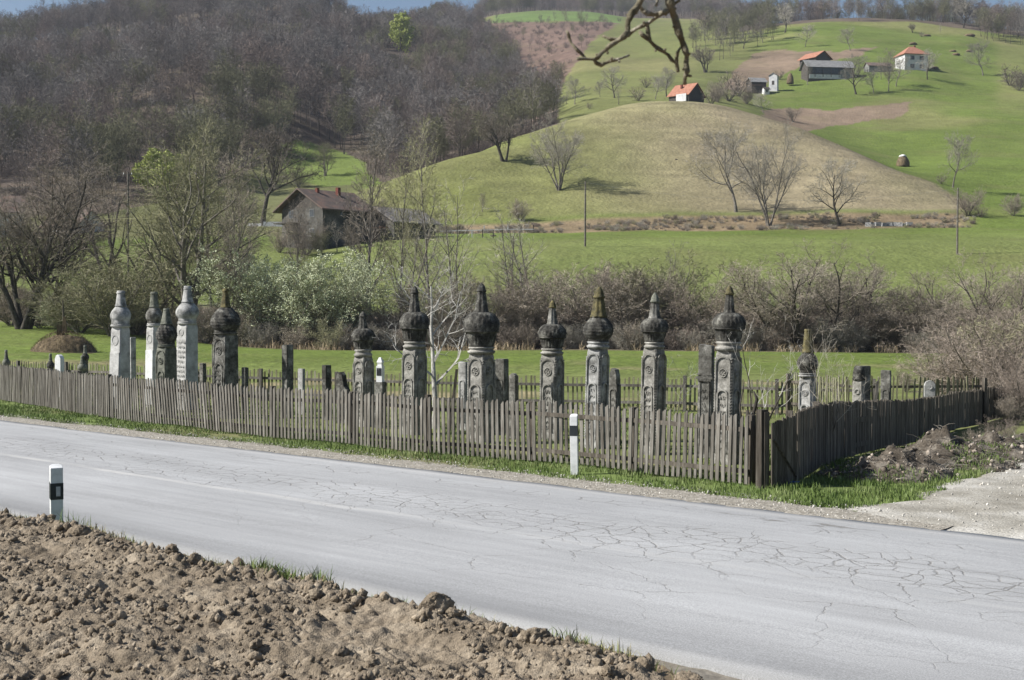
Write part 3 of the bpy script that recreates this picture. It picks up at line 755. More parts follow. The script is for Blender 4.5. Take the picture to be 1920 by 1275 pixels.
for i, (px, py, s, lab) in enumerate(BIG):
    # march to the soil surface
    Y_ = np.arange(5.0, 14.0, 0.02); X_ = uof(px, py) * Y_
    aa_, oo_ = ao(X_, Y_); zs_ = soil_h(aa_, oo_); ray = CZ + dzof(py) * Y_
    hits = (zs_ >= ray) & (oo_ > 10.05)
    k = int(np.argmax(hits)) if hits.any() else int(np.argmin(np.abs(oo_ - 10.1)))
    if oo_[k] < 10.15: k = int(np.argmin(np.abs(oo_ - 10.25)))
    rs2 = np.random.RandomState(100 + i)
    V2, F2 = ico(4)
    s = s * .62
    kk = rs2.randn(5, 3) * 2.2; ph = rs2.rand(5) * 6
    nn = sum(np.sin(V2 @ kk[j] * (1 + .8 * j) + ph[j]) / (1 + .5 * j) for j in range(5)) / 3
    nn = nn + .9 * np.abs(fbm(V2[:, 0] * 2.1 + V2[:, 2] + 5 * i, V2[:, 1] * 2.1 - V2[:, 2], i, 4) - .5)
    V = V2 * (1 + 0.36 * nn + 0.20 * (fbm(V2[:, 0] * 9 + V2[:, 2] * 7, V2[:, 1] * 9 + V2[:, 2] * 5, i + 9, 3) - .5) * 2)[:, None] * np.array((1.0 + .3 * rs2.rand(), 0.85, 0.75 + .2 * rs2.rand())) * s
    o_ = np_mesh("earth_clod", V, F2, M_clod, False)
    o_.location = (X_[k], Y_[k], zs_[k] + s * 0.25)
    o_.rotation_euler = (0, 0, rs2.rand() * 6)
    tag(link(o_), lab, "clod", "large clods on the ploughed field")

rsL = np.random.RandomState(8)
ii = rsL.randint(0, len(LANE[0]), 9000); ii = ii[(LANE[1][ii] < 34) & (LANE[0][ii] < 16)]
lx_ = LANE[0][ii] + rsL.randn(len(ii)) * .12; ly_ = LANE[1][ii] + rsL.randn(len(ii)) * .12
kk_ = ao(lx_, ly_)[1] < -.05; lx_, ly_, lz_ = lx_[kk_], ly_[kk_], LANE[2][ii][kk_]
sz_ = .006 + .018 * rsL.rand(len(lx_)) ** 3
A2 = rsL.uniform(1.0, 30, 5000); O2 = -.02 - 1.15 * rsL.rand(5000); sx2, sy2 = xy_ao(A2, O2); s2 = .005 + .012 * rsL.rand(5000) ** 3
o_ = scatter_rocks("loose_gravel", np.concatenate([lx_, sx2]), np.concatenate([ly_, sy2]), np.concatenate([lz_ + .004, h(sx2, sy2) + .018]), np.concatenate([sz_, s2]),
    nmat("gravel_stone", [(0.25, 0.23, 0.20), (0.42, 0.40, 0.36), (0.60, 0.58, 0.54)], scale=6), 9, (0.55, 1.4))
tag(link(o_), "loose pale gravel scattered over the track and road shoulder", kind="stuff")
# ------------------------------------------------------------------ fences
def resample(path, step):
    P = [Vector(p) for p in path]; out = []; acc = 0.0; i = 0
    L_ = [0.0]
    for k in range(len(P) - 1): L_.append(L_[-1] + (P[k + 1] - P[k]).length)
    s_ = 0.0
    while s_ <= L_[-1]:
        while i < len(P) - 2 and L_[i + 1] < s_: i += 1
        t = (s_ - L_[i]) / (L_[i + 1] - L_[i])
        out.append((P[i].lerp(P[i + 1], t), (P[i + 1] - P[i]).normalized(), s_))
        s_ += step
    return out

def picket(mb, p, t, n, w, hgt, th, lean, tip, side=1, base=0.03):
    """board standing at p, plane along t; n points to the side it is nailed on"""
    sh = math.tan(lean)
    prof = [(-w / 2, base), (w / 2, base), (w / 2, hgt - tip), (w / 2 - w * 0.72, hgt), (-w / 2, hgt - tip * 0.25)]
    vs = []
    for off in (0, th):
        for a_, b_ in prof:
            vs.append((p.x + t.x * (a_ + sh * b_) + n.x * off, p.y + t.y * (a_ + sh * b_) + n.y * off, p.z + b_))
    k = len(prof)
    fs = [tuple(range(k)), tuple(range(k, 2 * k))[::-1]] + [(i, (i + 1) % k, k + (i + 1) % k, k + i) for i in range(k)]
    mb.add(vs, fs)

def make_fence(name, label, path, spacing, w, height, nside, mat, bay=2.6, lean=lambda s: 0.0, rails=(0.22, 0.78), tip=0.05, jitter=1.0, rail_mat=None, railh=0.07, post_h=0.0, seed=3, low=None, missing=0.0, tints=(0.75, 1.25), group=None, postw=0.10):
    rr = random.Random(seed)
    rail_mat = rail_mat or mat
    base = Vector(path[0]); root = empty(name, base, 0, label, "fence", group)
    pts = resample(path, spacing)
    total = pts[-1][2]; nb_ = max(1, round(total / bay)); bl = total / nb_
    cur = -1; mb = None
    def close():
        if mb and mb.v:
            mb.build("picket_panel", mat, root)
    for p, t, s_ in pts:
        b = min(nb_ - 1, int(s_ / bl))
        if b != cur:
            close(); mb = MB(); cur = b
        if rr.random() < missing: continue
        n = Vector((-t.y, t.x, 0)) * nside
        n.normalize(); tt = Vector((t.x, t.y, 0)).normalized()
        zz = hz(p.x, p.y)
        H_ = height(s_) if callable(height) else height
        mb.tint = rr.uniform(*tints)
        q = Vector((p.x - base.x, p.y - base.y, zz - base.z)) + n * rr.uniform(-0.006, 0.006) * jitter
        picket(mb, q, tt, n, w * rr.uniform(0.82, 1.12), H_ + rr.uniform(-0.03, 0.03) * jitter, 0.022, lean(s_) + rr.uniform(-0.015, 0.015) * jitter, tip * rr.uniform(0.6, 1.2))
    close()
    fine = resample(path, 0.25)
    def pos(s_):
        k = min(len(fine) - 1, max(0, int(round(s_ / 0.25)))); return fine[k]
    for b in range(nb_):
        (p0, t0, _), (p1, t1, _) = pos(b * bl), pos((b + 1) * bl)
        for fr in rails:
            m = MB(); m.tint = rr.uniform(0.75, 1.05)
            H0 = (height(b * bl) if callable(height) else height) * fr; H1 = (height((b + 1) * bl) if callable(height) else height) * fr
            n0 = Vector((-t0.y, t0.x, 0)).normalized() * nside; n1 = Vector((-t1.y, t1.x, 0)).normalized() * nside
            A_ = Vector((p0.x, p0.y, hz(p0.x, p0.y) + H0)) - base - n0 * 0.032
            B_ = Vector((p1.x, p1.y, hz(p1.x, p1.y) + H1 + rr.uniform(-.02, .02))) - base - n1 * 0.032
            d_ = (B_ - A_); nn = n0 * 0.024; up = Vector((0, 0, railh / 2)); A_ = A_ - d_.normalized() * 0.02 * (b % 2); B_ = B_ - d_.normalized() * 0.006
            vs = [A_ - nn - up, A_ + nn - up, A_ + nn + up, A_ - nn + up, B_ - nn - up, B_ + nn - up, B_ + nn + up, B_ - nn + up]
            m.add(vs, [(0, 1, 2, 3), (7, 6, 5, 4), (0, 4, 5, 1), (1, 5, 6, 2), (2, 6, 7, 3), (3, 7, 4, 0)])
            m.build("rail", rail_mat, root)
    for b in range(nb_ + 1):
        p0, t0, _ = pos(b * bl)
        n0 = Vector((-t0.y, t0.x, 0)).normalized() * nside
        m = MB(); m.tint = rr.uniform(0.6, 0.95)
        hh = (height(b * bl) if callable(height) else height) + post_h + rr.uniform(-0.03, 0.03)
        c = Vector((p0.x, p0.y, hz(p0.x, p0.y))) - base - n0 * (0.06 + postw / 2)
        m.box((c.x, c.y, c.z + hh / 2 - 0.05), (postw, postw * 1.1, hh + 0.1), math.atan2(t0.y, t0.x), 0.92)
        m.build("post", rail_mat, root)
    return root

def gp(px, py, hh=CZ):
    d = -float(dzof(py)); Yd = hh / d
    return (uof(px, py) * Yd, Yd, 0.0)
fp = [(1400,912),(1300,899),(1200,887),(1070,873),(950,863),(800,850),(640,833),(500,820),(400,808),(300,797),(200,785),(100,767),(0,750)]
path = [gp(*p) for p in fp]
dx, dy = path[-1][0] - path[-2][0], path[-1][1] - path[-2][1]
path.append((path[-1][0] + dx * 1.6, path[-1][1] + dy * 1.6, 0)); path.append((path[-1][0] + dx * 3, path[-1][1] + dy * 3, 0))
def flean(s_):          # boards tip one way, then the other, further along
    return math.radians(np.interp(s_, [0, 2.0, 3.0, 6.5, 9, 12, 13.5, 15, 17, 18.3, 20, 22.5, 25, 29, 40], [-1, -2.5, 1.5, 1, -1, 0.5, 5.5, 8.5, 7, 3, 0, -6, -10, -5, 0]))
make_fence("picket_fence", "long grey weathered picket fence along the road verge in front of the gravestones", path, 0.118, 0.064, 1.10, 1, M_wood, bay=2.45, lean=flean, rails=(0.20, 0.79), tip=0.055, rail_mat=M_wood_old, seed=11, tints=(0.82, 1.15))

# gate post at the corner and the leaning gate panel
root = empty("gate_post", (3.82, 20.33, 0), R(35), "thick dark plank gate post at the near corner of the churchyard fence", "post")
m = MB(); m.tint = 0.55; m.box((0, 0, 0.60), (0.15, 0.12, 1.22), 0, 0.95); m.build("post_timber", M_wood_old, root)
m = MB(); m.tint = 0.8; m.box((0.02, -0.075, 0.60), (0.10, 0.022, 1.16), 0.02); m.build("facing_board", M_wood_old, root)
gpath = [(3.935, 20.25, 0), (4.42, 20.75, 0)]
root = empty("picket_gate", (gpath[0][0], gpath[0][1], 0), 0, "narrow dark picket gate hanging beside the thick gate post", "gate")
gd = Vector((gpath[1][0] - gpath[0][0], gpath[1][1] - gpath[0][1], 0)); gl = gd.length; gt = gd.normalized(); gn = Vector((gt.y, -gt.x, 0))
m = MB(); k = 0; s_ = 0.03
while s_ < gl:
    m.tint = rnd.uniform(.7, 1.2); picket(m, gt * s_, gt, gn, 0.042, 1.02 + 0.10 * s_ / gl + rnd.uniform(-.02, .02), 0.02, 0, 0.015); s_ += 0.05
m.build("picket_panel", M_wood_old, root)
for zz in (0.24, 0.80):
    m = MB(); m.tint = .6; c = gt * (gl / 2) - gn * 0.03; m.box((c.x, c.y, zz), (gl, 0.04, 0.07), math.atan2(gt.y, gt.x)); m.build("rail", M_wood_old, root)
m = MB(); m.tint = .6; m.tube([gt * 0.05 + Vector((0, 0, .75)) + gn * .034, gt * (gl - .03) + Vector((0, 0, .14)) + gn * .034], 0.018, 4); m.build("brace", M_wood_old, root)

rpath = [(4.45, 20.8, 0), (5.3, 22.9, 0), (6.9, 26.4, 0), (8.5, 29.2, 0), (10.8, 33.0, 0), (12.9, 36.2, 0), (15.2, 39.6, 0)]
make_fence("board_fence", "dark close-set board fence running back beside the gravel track", rpath, 0.064, 0.058, lambda s_: 1.14 - 0.012 * s_, -1, M_wood_old, bay=2.3, lean=lambda s_: 0.0, rails=(0.2, 0.66), tip=0.02, rail_mat=M_wood_old, railh=0.10, seed=21, tints=(0.6, 1.35), jitter=0.9)

bp = [(-120, 52.5), (100, 48), (300, 45.5), (550, 43.5), (830, 42), (1100, 41), (1300, 40), (1480, 39), (1640, 38.2)]
bpath = [(uof(p) * Yy, Yy, 0) for p, Yy in bp][::-1]
make_fence("picket_fence", "low back picket fence between the gravestones and the far meadow", bpath, 0.145, 0.06, 1.02, -1, M_wood_green, bay=2.7, lean=lambda s_: math.radians(1.5 * math.sin(s_ * .8)), rails=(0.25, 0.74), tip=0.03, rail_mat=M_wood, railh=0.08, post_h=0.05, seed=31, missing=0.02, jitter=1.6)
b2 = [(1485, 38.3), (1590, 35.5), (1700, 35.3), (1800, 35.6), (1845, 35.9)]
bpath2 = [(uof(p) * Yy, Yy, 0) for p, Yy in b2]
make_fence("paling_fence", "taller pale paling fence at the right back corner of the churchyard", bpath2, 0.12, 0.05, 1.25, 1, M_wood_green, bay=3.0, lean=lambda s_: math.radians(3 * math.sin(s_ * 1.7)), rails=(0.3, 0.8), tip=0.03, rail_mat=M_wood_old, seed=41, missing=0.06, jitter=2.2)

# ------------------------------------------------------------------ roadside marker posts
def marker(x, y, rz, H_, label, lean=(0, 0), refl=True):
    root = empty("marker_post", (x, y, hz(x, y) - 0.03), rz, label, "marker post", "white and black marker posts beside the road")
    root.rotation_euler = (lean[0], lean[1], rz)
    w, d_ = 0.125, 0.10
    def sec(z0, z1, sl0, sl1, grow=0.0):
        prof = [(-w/2 - grow, -d_/2 - grow), (w/2 + grow, -d_/2 - grow), (w/2 + grow, d_*0.2), (w*0.25, d_/2 + grow), (-w*0.25, d_/2 + grow), (-w/2 - grow, d_*0.2)]
        k = len(prof); vs = [(a_, b_, z0 + sl0 * (b_ / d_)) for a_, b_ in prof] + [(a_, b_, z1 + sl1 * (b_ / d_)) for a_, b_ in prof]
        return vs, [tuple(range(k))[::-1], tuple(range(k, 2 * k))] + [(i, (i + 1) % k, k + (i + 1) % k, k + i) for i in range(k)]
    m = MB(); m.add(*sec(0, H_, 0, 0.035)); o_ = m.build("post_body", M_paint_w, root)
    bv = o_.modifiers.new("bevel", 'BEVEL'); bv.width = 0.006; bv.segments = 2
    m = MB(); m.add(*sec(H_ - 0.335, H_ - 0.165, 0.02, 0.02, 0.0025)); m.build("black_band", M_paint_k, root)
    if refl:
        m = MB(); m.box((0.012, -d_/2 - 0.005, H_ - 0.26), (0.042, 0.010, 0.10)); m.build("reflector", M_reflect, root)
    return root
marker(-0.3428 * 13.8, 13.8, R(28), 1.0, "nearer white marker post with a small reflector, standing on the field side of the road")
p_ = gp(1078, 890); m_ = marker(p_[0], p_[1], R(-14), 1.02, "farther white marker post in front of the picket fence", (0, R(-1.0)), False)

# ------------------------------------------------------------------ gravestones
PYB = {}
def arch_pts(w, hh, n=14):
    pts = [(-w / 2, 0)]; r = w / 2
    for k in range(n + 1):
        a_ = math.pi - math.pi * k / n; pts.append((r * math.cos(a_), hh - r + r * math.sin(a_)))
    pts.append((w / 2, 0)); return pts
def arch_band(mb, w, hh, bw, M, depth):
    out = arch_pts(w, hh); inn = arch_pts(w - 2 * bw, hh - bw)
    n = len(out); vs = []
    for dd in (0.0, -depth):
        for pl in (out, inn):
            vs += [M @ Vector((a_, dd, b_)) for a_, b_ in pl]
    fs = []
    for i in range(n - 1):
        fs += [(2*n + i, 2*n + i + 1, 3*n + i + 1, 3*n + i), (i, i + 1, 2*n + i + 1, 2*n + i), (n + i, 3*n + i, 3*n + i + 1, n + i + 1)]
    mb.add(vs, fs)
def inscription(mb, w, z0, z1, M, rr, rows, depth=0.012):
    """rows of carved strokes in relief, as on the worn script panels"""
    rh = (z1 - z0) / rows
    for r_ in range(rows):
        zc = z1 - rh * (r_ + 0.5); x_ = -w / 2
        while x_ < w / 2 - 0.02:
            l_ = rr.uniform(0.02, 0.055); k = rr.random()
            pts = []
            a0 = rr.uniform(-1, 1)
            for q in range(4):
                pts.append(M @ Vector((min(w/2, x_ + l_ * q / 3), -depth * 0.4, zc + rh * 0.28 * math.sin(a0 + q * rr.uniform(.7, 1.6)))))
            mb.tube(pts, 0.0065, 4)
            if k > 0.6: mb.tube([M @ Vector((x_ + l_ * .5, -depth * .4, zc - rh * .1)), M @ Vector((x_ + l_ * .55, -depth * .4, zc + rh * .45))], 0.0055, 4)
            x_ += l_ + rr.uniform(0.004, 0.014)

def face_matrix(side, a_half, z):
    """matrix of a wall face of a square shaft; side 0 = -y face, 1 = +x face"""
    if side == 0: return Matrix.Translation((0, -a_half, z))
    return Matrix.Translation((a_half, 0, z)) @ Matrix.Rotation(R(90), 4, 'Z')

def shaft(wb, wt, H_, rr, rough=0.004, cham=0.02, n=22):
    """tapered square shaft with chamfered and slightly worn edges"""
    vs = []; fs = []
    ring = []
    for j in range(n + 1):
        t = j / n; a_ = (wb + (wt - wb) * t) / 2
        top = ss(0.955, 1.0, t); a_ = a_ * (1 - 0.10 * float(top))
        c = cham
        prof = [(-a_ + c, -a_), (0, -a_), (a_ - c, -a_), (a_, -a_ + c), (a_, 0), (a_, a_ - c), (a_ - c, a_), (0, a_), (-a_ + c, a_), (-a_, a_ - c), (-a_, 0), (-a_, -a_ + c)]
        for (x_, y_) in prof:
            vs.append((x_ + rr.uniform(-rough, rough) * .5, y_ + rr.uniform(-rough, rough) * .5, H_ * t))
    k = 12
    for j in range(n):
        for i in range(k): fs.append((j * k + i, j * k + (i + 1) % k, (j + 1) * k + (i + 1) % k, (j + 1) * k + i))
    fs.append(tuple(range(k))[::-1]); fs.append(tuple(n * k + i for i in range(k)))
    return vs, fs

def pillar(px, Y, label, py, w, mats, style="dome", panel="arch", rot=-36, lean=(0, 0), seed=0, beads=False, ribs=20, twist=0.0, medal=True, flat=False):
    """py = (tip, cap bottom, neck bottom, turban bottom, body top); w = px widths (cap, neck top, neck bottom, turban, collar, body top, body bottom)"""
    rr = random.Random(100 + seed)
    x_, y_ = uof(px) * Y, Y; zb = hz(x_, y_)
    root = empty("gravestone", (x_, y_, zb), R(rot), label, "gravestone", "tall turbaned gravestones in the churchyard")
    root.rotation_euler = (R(lean[0]), R(lean[1]), R(rot))
    s_ = F / Y
    zt, zc, zn, zu, zbdy = [CZ + float(dzof(v)) * Y - zb for v in py]
    wc, w1, w2, wt_, wcol, wbt, wbb = [v / s_ for v in w]
    mb_, mt_, mn_, mc_ = mats         # body, turban, neck, cap
    a_t, a_b = wbt / 1.36, wbb / 1.36
    m = MB(); m.add(*shaft(a_b, a_t, zbdy, rr)); m.build("shaft", mb_, root)
    # collar between shaft and turban
    rc = wcol / 2; Hc = zu - zbdy
    m = MB()
    prof = [(rc * 1.0, -0.012), (rc * 1.08, Hc * 0.15), (rc * 1.10, Hc * 0.32), (rc * 0.96, Hc * 0.42), (rc * 0.90, Hc * 0.6), (rc * 1.0, Hc * 0.72), (rc * 1.05, Hc * 0.86), (rc * 0.97, Hc * 1.0)]
    m.lathe([(r_, z + zbdy) for r_, z in prof], 28, lambda a, t, z: 1 + 0.015 * math.sin(3 * a + z * 9)); m.build("collar", mb_, root, True)
    # turban
    m = MB(); Ht = zn - zu; Rt = wt_ / 2; r2 = w2 / 2; rl = rc * 0.97
    if style == "dome":       # overhanging ribbed dome on a tapering fluted cup
        prof = []
        for k in range(9):
            t = k / 8; prof.append((rl * .98 + (Rt * 0.84 - rl * .98) * t ** 1.1, zu + Ht * 0.40 * t))
        prof += [(Rt * 0.97, zu + Ht * 0.425), (Rt * 1.0, zu + Ht * 0.45), (Rt * 0.94, zu + Ht * 0.475), (Rt * 0.99, zu + Ht * 0.50), (Rt * 0.975, zu + Ht * 0.54)]
        for k in range(1, 11):
            t = k / 10; prof.append((r2 * 1.05 + (Rt * 0.97 - r2 * 1.05) * math.cos(t * math.pi / 2) ** 0.85, zu + Ht * (0.54 + 0.46 * math.sin(t * math.pi / 2))))
        def mod(a, t, z):
            tt = (z - zu) / Ht
            if tt >= 0.56 and ribs: return 1 + 0.10 * abs(math.sin(ribs * 0.5 * a + twist * tt * 6)) * (1 - (tt - .55) / .5) + 0.045 * math.sin(ribs * .7 * a + 2) * math.sin(26 * tt)
            if tt < 0.39: return 1 + 0.05 * math.sin(ribs * a) * min(1, tt * 6)
            if tt < 0.55: return 1.0
            return 1 + 0.10 * abs(math.sin(ribs * 0.5 * a + twist * tt * 6)) * (1 - (tt - .55) / .5) + 0.02 * math.sin(7 * a + 11 * tt)
    else:                     # rounded onion turban wound in bands
        prof = []
        for k in range(27):
            t = k / 26
            r_ = Rt * (math.sin(math.pi * (0.13 + 0.75 * t) ** (0.92 if style == "ball" else 0.8))) ** 0.85
            r_ = max(r_, rl if t < 0.3 else r2)
            prof.append((r_ * (1 + (0.022 * math.sin(t * 50) if ribs else 0)), zu + Ht * t))
        mx = max(p[0] for p in prof); prof = [(p[0] * Rt / mx if p[0] > max(rl, r2) else p[0], p[1]) for p in prof]
        prof[0] = (rl, zu); prof[-1] = (r2 * 1.04, zn)
        def mod(a, t, z):
            tt = (z - zu) / Ht
            return 1 + (0.035 * math.sin(ribs * a + twist * tt * 8) if tt > 0.3 else 0.015 * math.sin(5 * a)) * min(1, tt * 5) + 0.02 * math.sin(3 * a + 7 * tt)
    m.lathe(prof, 72, mod); m.build("turban", mt_, root, True)
    # neck
    m = MB(); Hn = zc - zn; r1 = w1 / 2
    prof = [(r2 * 1.12, zn - 0.02), (r2 * 1.08, zn + Hn * 0.04), (r2, zn + Hn * 0.08)] + [(r2 + (r1 - r2) * t, zn + Hn * (0.08 + 0.86 * t)) for t in (0.2, 0.4, 0.6, 0.8, 1.0)] + [(r1, zc)]
    m.lathe(prof, 40, lambda a, t, z: 1 + (0.07 * math.sin(8 * a) if not flat else 0.025 * math.sin(6 * a))); m.build("finial", mn_, root, True)
    m = MB(); Hk = zt - zc; rk = wc / 2
    if flat: prof = [(rk * 0.98, zc - .01), (rk * 1.1, zc + Hk * .15), (rk * 1.12, zc + Hk * .45), (rk * 1.0, zc + Hk * .55), (rk * 1.02, zc + Hk * .9), (rk * .85, zt)]
    else: prof = [(rk * .9, zc - .012), (rk * 1.12, zc + Hk * .02), (rk * 1.15, zc + Hk * .14), (rk * 0.95, zc + Hk * .22), (rk * .9, zc + Hk * .42), (rk * .68, zc + Hk * .66), (rk * .38, zc + Hk * .86), (rk * .16, zc + Hk * .95), (0.006, zt)]
    m.lathe(prof, 24, lambda a, t, z: 1 + 0.05 * math.sin(8 * a) * (0 if flat else 1)); m.build("finial_cap", mc_, root, True)
    # carved face
    zw = zbdy
    def half(z): return (a_b + (a_t - a_b) * z / zbdy) / 2
    lean_a = math.atan2((a_t - a_b) / 2, zbdy)
    for side in (0, 1):
        if side == 1 and panel != "arch": continue
        ww = half(zw * .6) * 2
        if panel in ("arch", "arch_plain"):
            m = MB()
            z0, z1 = zw * 0.10, zw * 0.66
            M_ = face_matrix(side, half((z0 + z1) / 2) + 0.001, z0) @ Matrix.Rotation(-lean_a, 4, 'X')
            arch_band(m, ww * 0.66, z1 - z0, 0.028, M_, 0.022)
            z2 = zw * 0.955
            M2 = face_matrix(side, half((z0 + z2) / 2) + 0.001, z0) @ Matrix.Rotation(-lean_a, 4, 'X')
            arch_band(m, ww * 0.90, z2 - z0, 0.018, M2, 0.016)
            if panel == "arch": arch_band(m, ww * 0.80, z2 - z0 - 0.03, 0.008, M2, 0.011)
            m.build("arch_frame", mb_, root)
            if side == 0:
                m = MB(); inscription(m, ww * 0.66 - 0.09, z0 + 0.02, z1 - ww * 0.3, face_matrix(0, half((z0 + z1) / 2) + 0.001, 0) @ Matrix.Rotation(-lean_a, 4, 'X') @ Matrix.Translation((0, 0, 0)), rr, max(4, int((z1 - z0) / 0.13)))
                m.build("inscription", mb_, root)
            if medal:
                m = MB(); zc_ = zw * 0.80; rm = ww * 0.21
                M3 = face_matrix(side, half(zc_) + 0.001, zc_)
                ring = [M3 @ Vector((rm * math.cos(k * math.pi / 12), -0.006, rm * math.sin(k * math.pi / 12))) for k in range(25)]
                m.tube(ring, 0.012, 5)
                for k in range(6):
                    an = k * math.pi / 3 + 0.3
                    m.tube([M3 @ Vector((rm * .12 * math.cos(an), -0.004, rm * .12 * math.sin(an))), M3 @ Vector((rm * .7 * math.cos(an), -0.006, rm * .7 * math.sin(an)))], [0.012, 0.02], 5)
                m.build("medallion", mb_, root)
            if beads:
                m = MB(); zz = z0 + 0.05
                while zz < zw * .93:
                    for sg in (-1, 1):
                        M4 = face_matrix(side, half(zz) + 0.0, zz)
                        c = M4 @ Vector((sg * (ww * 0.475 - 0.004), -0.004, 0)); m.box(c, (0.026, 0.026, 0.03))
                    zz += 0.052
                m.build("beaded_border", mb_, root)["kind"] = "stuff"
        elif panel == "plaque":
            m = MB(); z0, z1 = zw * 0.03, zw * 0.70
            h0 = half(z0); h1 = half(z1)
            wq = ww * 0.86
            vs = [(-wq/2, -h0 - .002, z0), (wq/2, -h0 - .002, z0), (wq/2, -h1 - .002, z1), (-wq/2, -h1 - .002, z1), (-wq/2, -h0 - .022, z0), (wq/2, -h0 - .022, z0), (wq/2, -h1 - .022, z1), (-wq/2, -h1 - .022, z1)]
            m.add(vs, [(0, 3, 2, 1), (4, 5, 6, 7), (0, 1, 5, 4), (1, 2, 6, 5), (2, 3, 7, 6), (3, 0, 4, 7)]); m.build("inscription_plaque", M_paint_w if seed == 2 else M_st_white, root)
            m = MB(); zc_ = zw * 0.84; M3 = face_matrix(0, half(zc_) + 0.001, zc_); rm = ww * .27
            m.tube([M3 @ Vector((rm * math.cos(k * math.pi / 12), -0.004, 1.25 * rm * math.sin(k * math.pi / 12))) for k in range(25)], 0.008, 5); m.build("medallion", mb_, root)
        elif panel == "script":
            m = MB(); M3 = face_matrix(0, half(zw * .45) + 0.001, 0) @ Matrix.Rotation(-lean_a, 4, 'X')
            inscription(m, ww * 0.7, zw * .08, zw * .82, M3, rr, 13); m.build("inscription", mb_, root)
            m = MB(); zc_ = zw * 0.9; M3 = face_matrix(0, half(zc_) + 0.001, zc_); rm = ww * .2
            m.tube([M3 @ Vector((rm * math.cos(k * math.pi / 12), -0.004, rm * math.sin(k * math.pi / 12))) for k in range(25)], 0.009, 5); m.build("medallion", mb_, root)
    return root
WW = (M_st_white, M_st_white2, M_st_white2, M_st_white2)
GG = (M_st_grey, M_st_dark, M_st_dark, M_st_dark)
pillar(223, 36, "white marble pillar at the left end, with a flat bottle-neck top", (545, 551, 573, 608, 612), (15, 15, 20, 38, 34, 34, 41), WW, "ball", "plaque", -30, (0, 1.5), 1, flat=True, ribs=0)
pillar(288, 38.5, "slim white pillar with a dark grey turban and a bright white plaque", (547, 552, 575, 606, 611), (13, 13, 17, 31, 25, 28, 34), (M_st_white, M_st_mid, M_st_green, M_st_green), "ball", "plaque", -34, (0, 0.5), 2, flat=True, ribs=0)
pillar(312, 34.6, "short dark green-grey pillar standing in front between two white ones", (578, 583, 607, 645, 650), (11, 12, 21, 40, 32, 37, 39), (M_st_green, M_st_dark, M_st_green, M_st_green), "ball", "arch_plain", -36, (0, 0), 3, flat=True, ribs=14, twist=1)
pillar(349, 37, "tallest white pillar with a grey-white turban, right of the short dark one", (536, 544, 566, 602, 607), (14, 15, 21, 43, 34, 38, 43), WW, "ball", "script", -36, (0, 1.2), 4, flat=True, ribs=0)
pillar(422, 34, "dark pillar with a wide onion turban and a mossy yellow-green finial", (541, 548, 576, 622, 626), (11, 11, 19, 56, 42, 45, 50), (M_st_mid, M_st_dark, M_st_moss, M_st_moss), "onion", "arch_plain", -34, (0, 0.4), 5, flat=True, ribs=10, twist=1)
pillar(682, 31.5, "smaller dark-headed pillar with a pale shaft, leftmost of the pointed-cap row", (584, 594, 616, 655, 668), (13, 12, 17, 44, 32, 36, 40), (M_st_grey, M_st_dark, M_st_dark, M_st_dark), "dome", "arch", -36, (0, -0.6), 6, twist=1)
pillar(776, 29.5, "grey-brown carved pillar beside the white-barked young tree", (536, 550, 585, 640, 652), (14, 13, 21, 56, 40, 44, 47), GG, "dome", "arch", -36, (0, 0.4), 7)
pillar(902, 27.5, "broadest carved pillar with the largest dark turban", (530, 547, 585, 650, 662), (17, 16, 25, 68, 48, 48, 52), GG, "dome", "arch", -36, (0, 0.2), 8, beads=True, ribs=26)
pillar(1034, 28.3, "pale brown beaded pillar with a fluted grey finial and mossy tip", (563, 577, 608, 653, 664), (13, 12, 19, 53, 40, 44, 46), (M_st_grey, M_st_dark, M_st_mid, M_st_moss), "dome", "arch", -30, (0, 0.5), 9, beads=True, ribs=22)
pillar(1117, 26.4, "light grey pillar with a round dark turban and a bright yellow mossy cap", (537, 559, 593, 640, 652), (20, 19, 29, 57, 40, 40, 44), (M_st_white2, M_st_dark, M_st_moss, M_st_moss), "ball", "arch", -36, (0, 1.5), 10, beads=True, ribs=9, twist=.6)
pillar(1223, 25.4, "dark-sided beaded pillar with a slim grey finial, third from the right of its row", (548, 567, 597, 641, 652), (16, 14, 22, 52, 36, 42, 47), (M_st_grey, M_st_dark, M_st_mid, M_st_green), "dome", "arch", -40, (0, 1.2), 11, beads=True, ribs=22)
pillar(1362, 23.6, "largest pillar at the right end of the row with fluted turban and mossy cap", (535, 552, 586, 640, 656), (15, 13, 20, 62, 46, 47, 51), (M_st_grey, M_st_dark, M_st_dark, M_st_moss), "dome", "arch", -38, (0, 1.2), 12, ribs=24, beads=True)
pillar(1515, 25.8, "solitary pillar with a yellow-mossed fluted finial, near the dark board fence", (617, 621, 660, 699, 706), (13, 13, 20, 40, 32, 33, 37), (M_st_white2, M_st_dark, M_st_moss, M_st_moss), "ball", "arch_plain", -36, (0, 0), 13, flat=True, ribs=0)
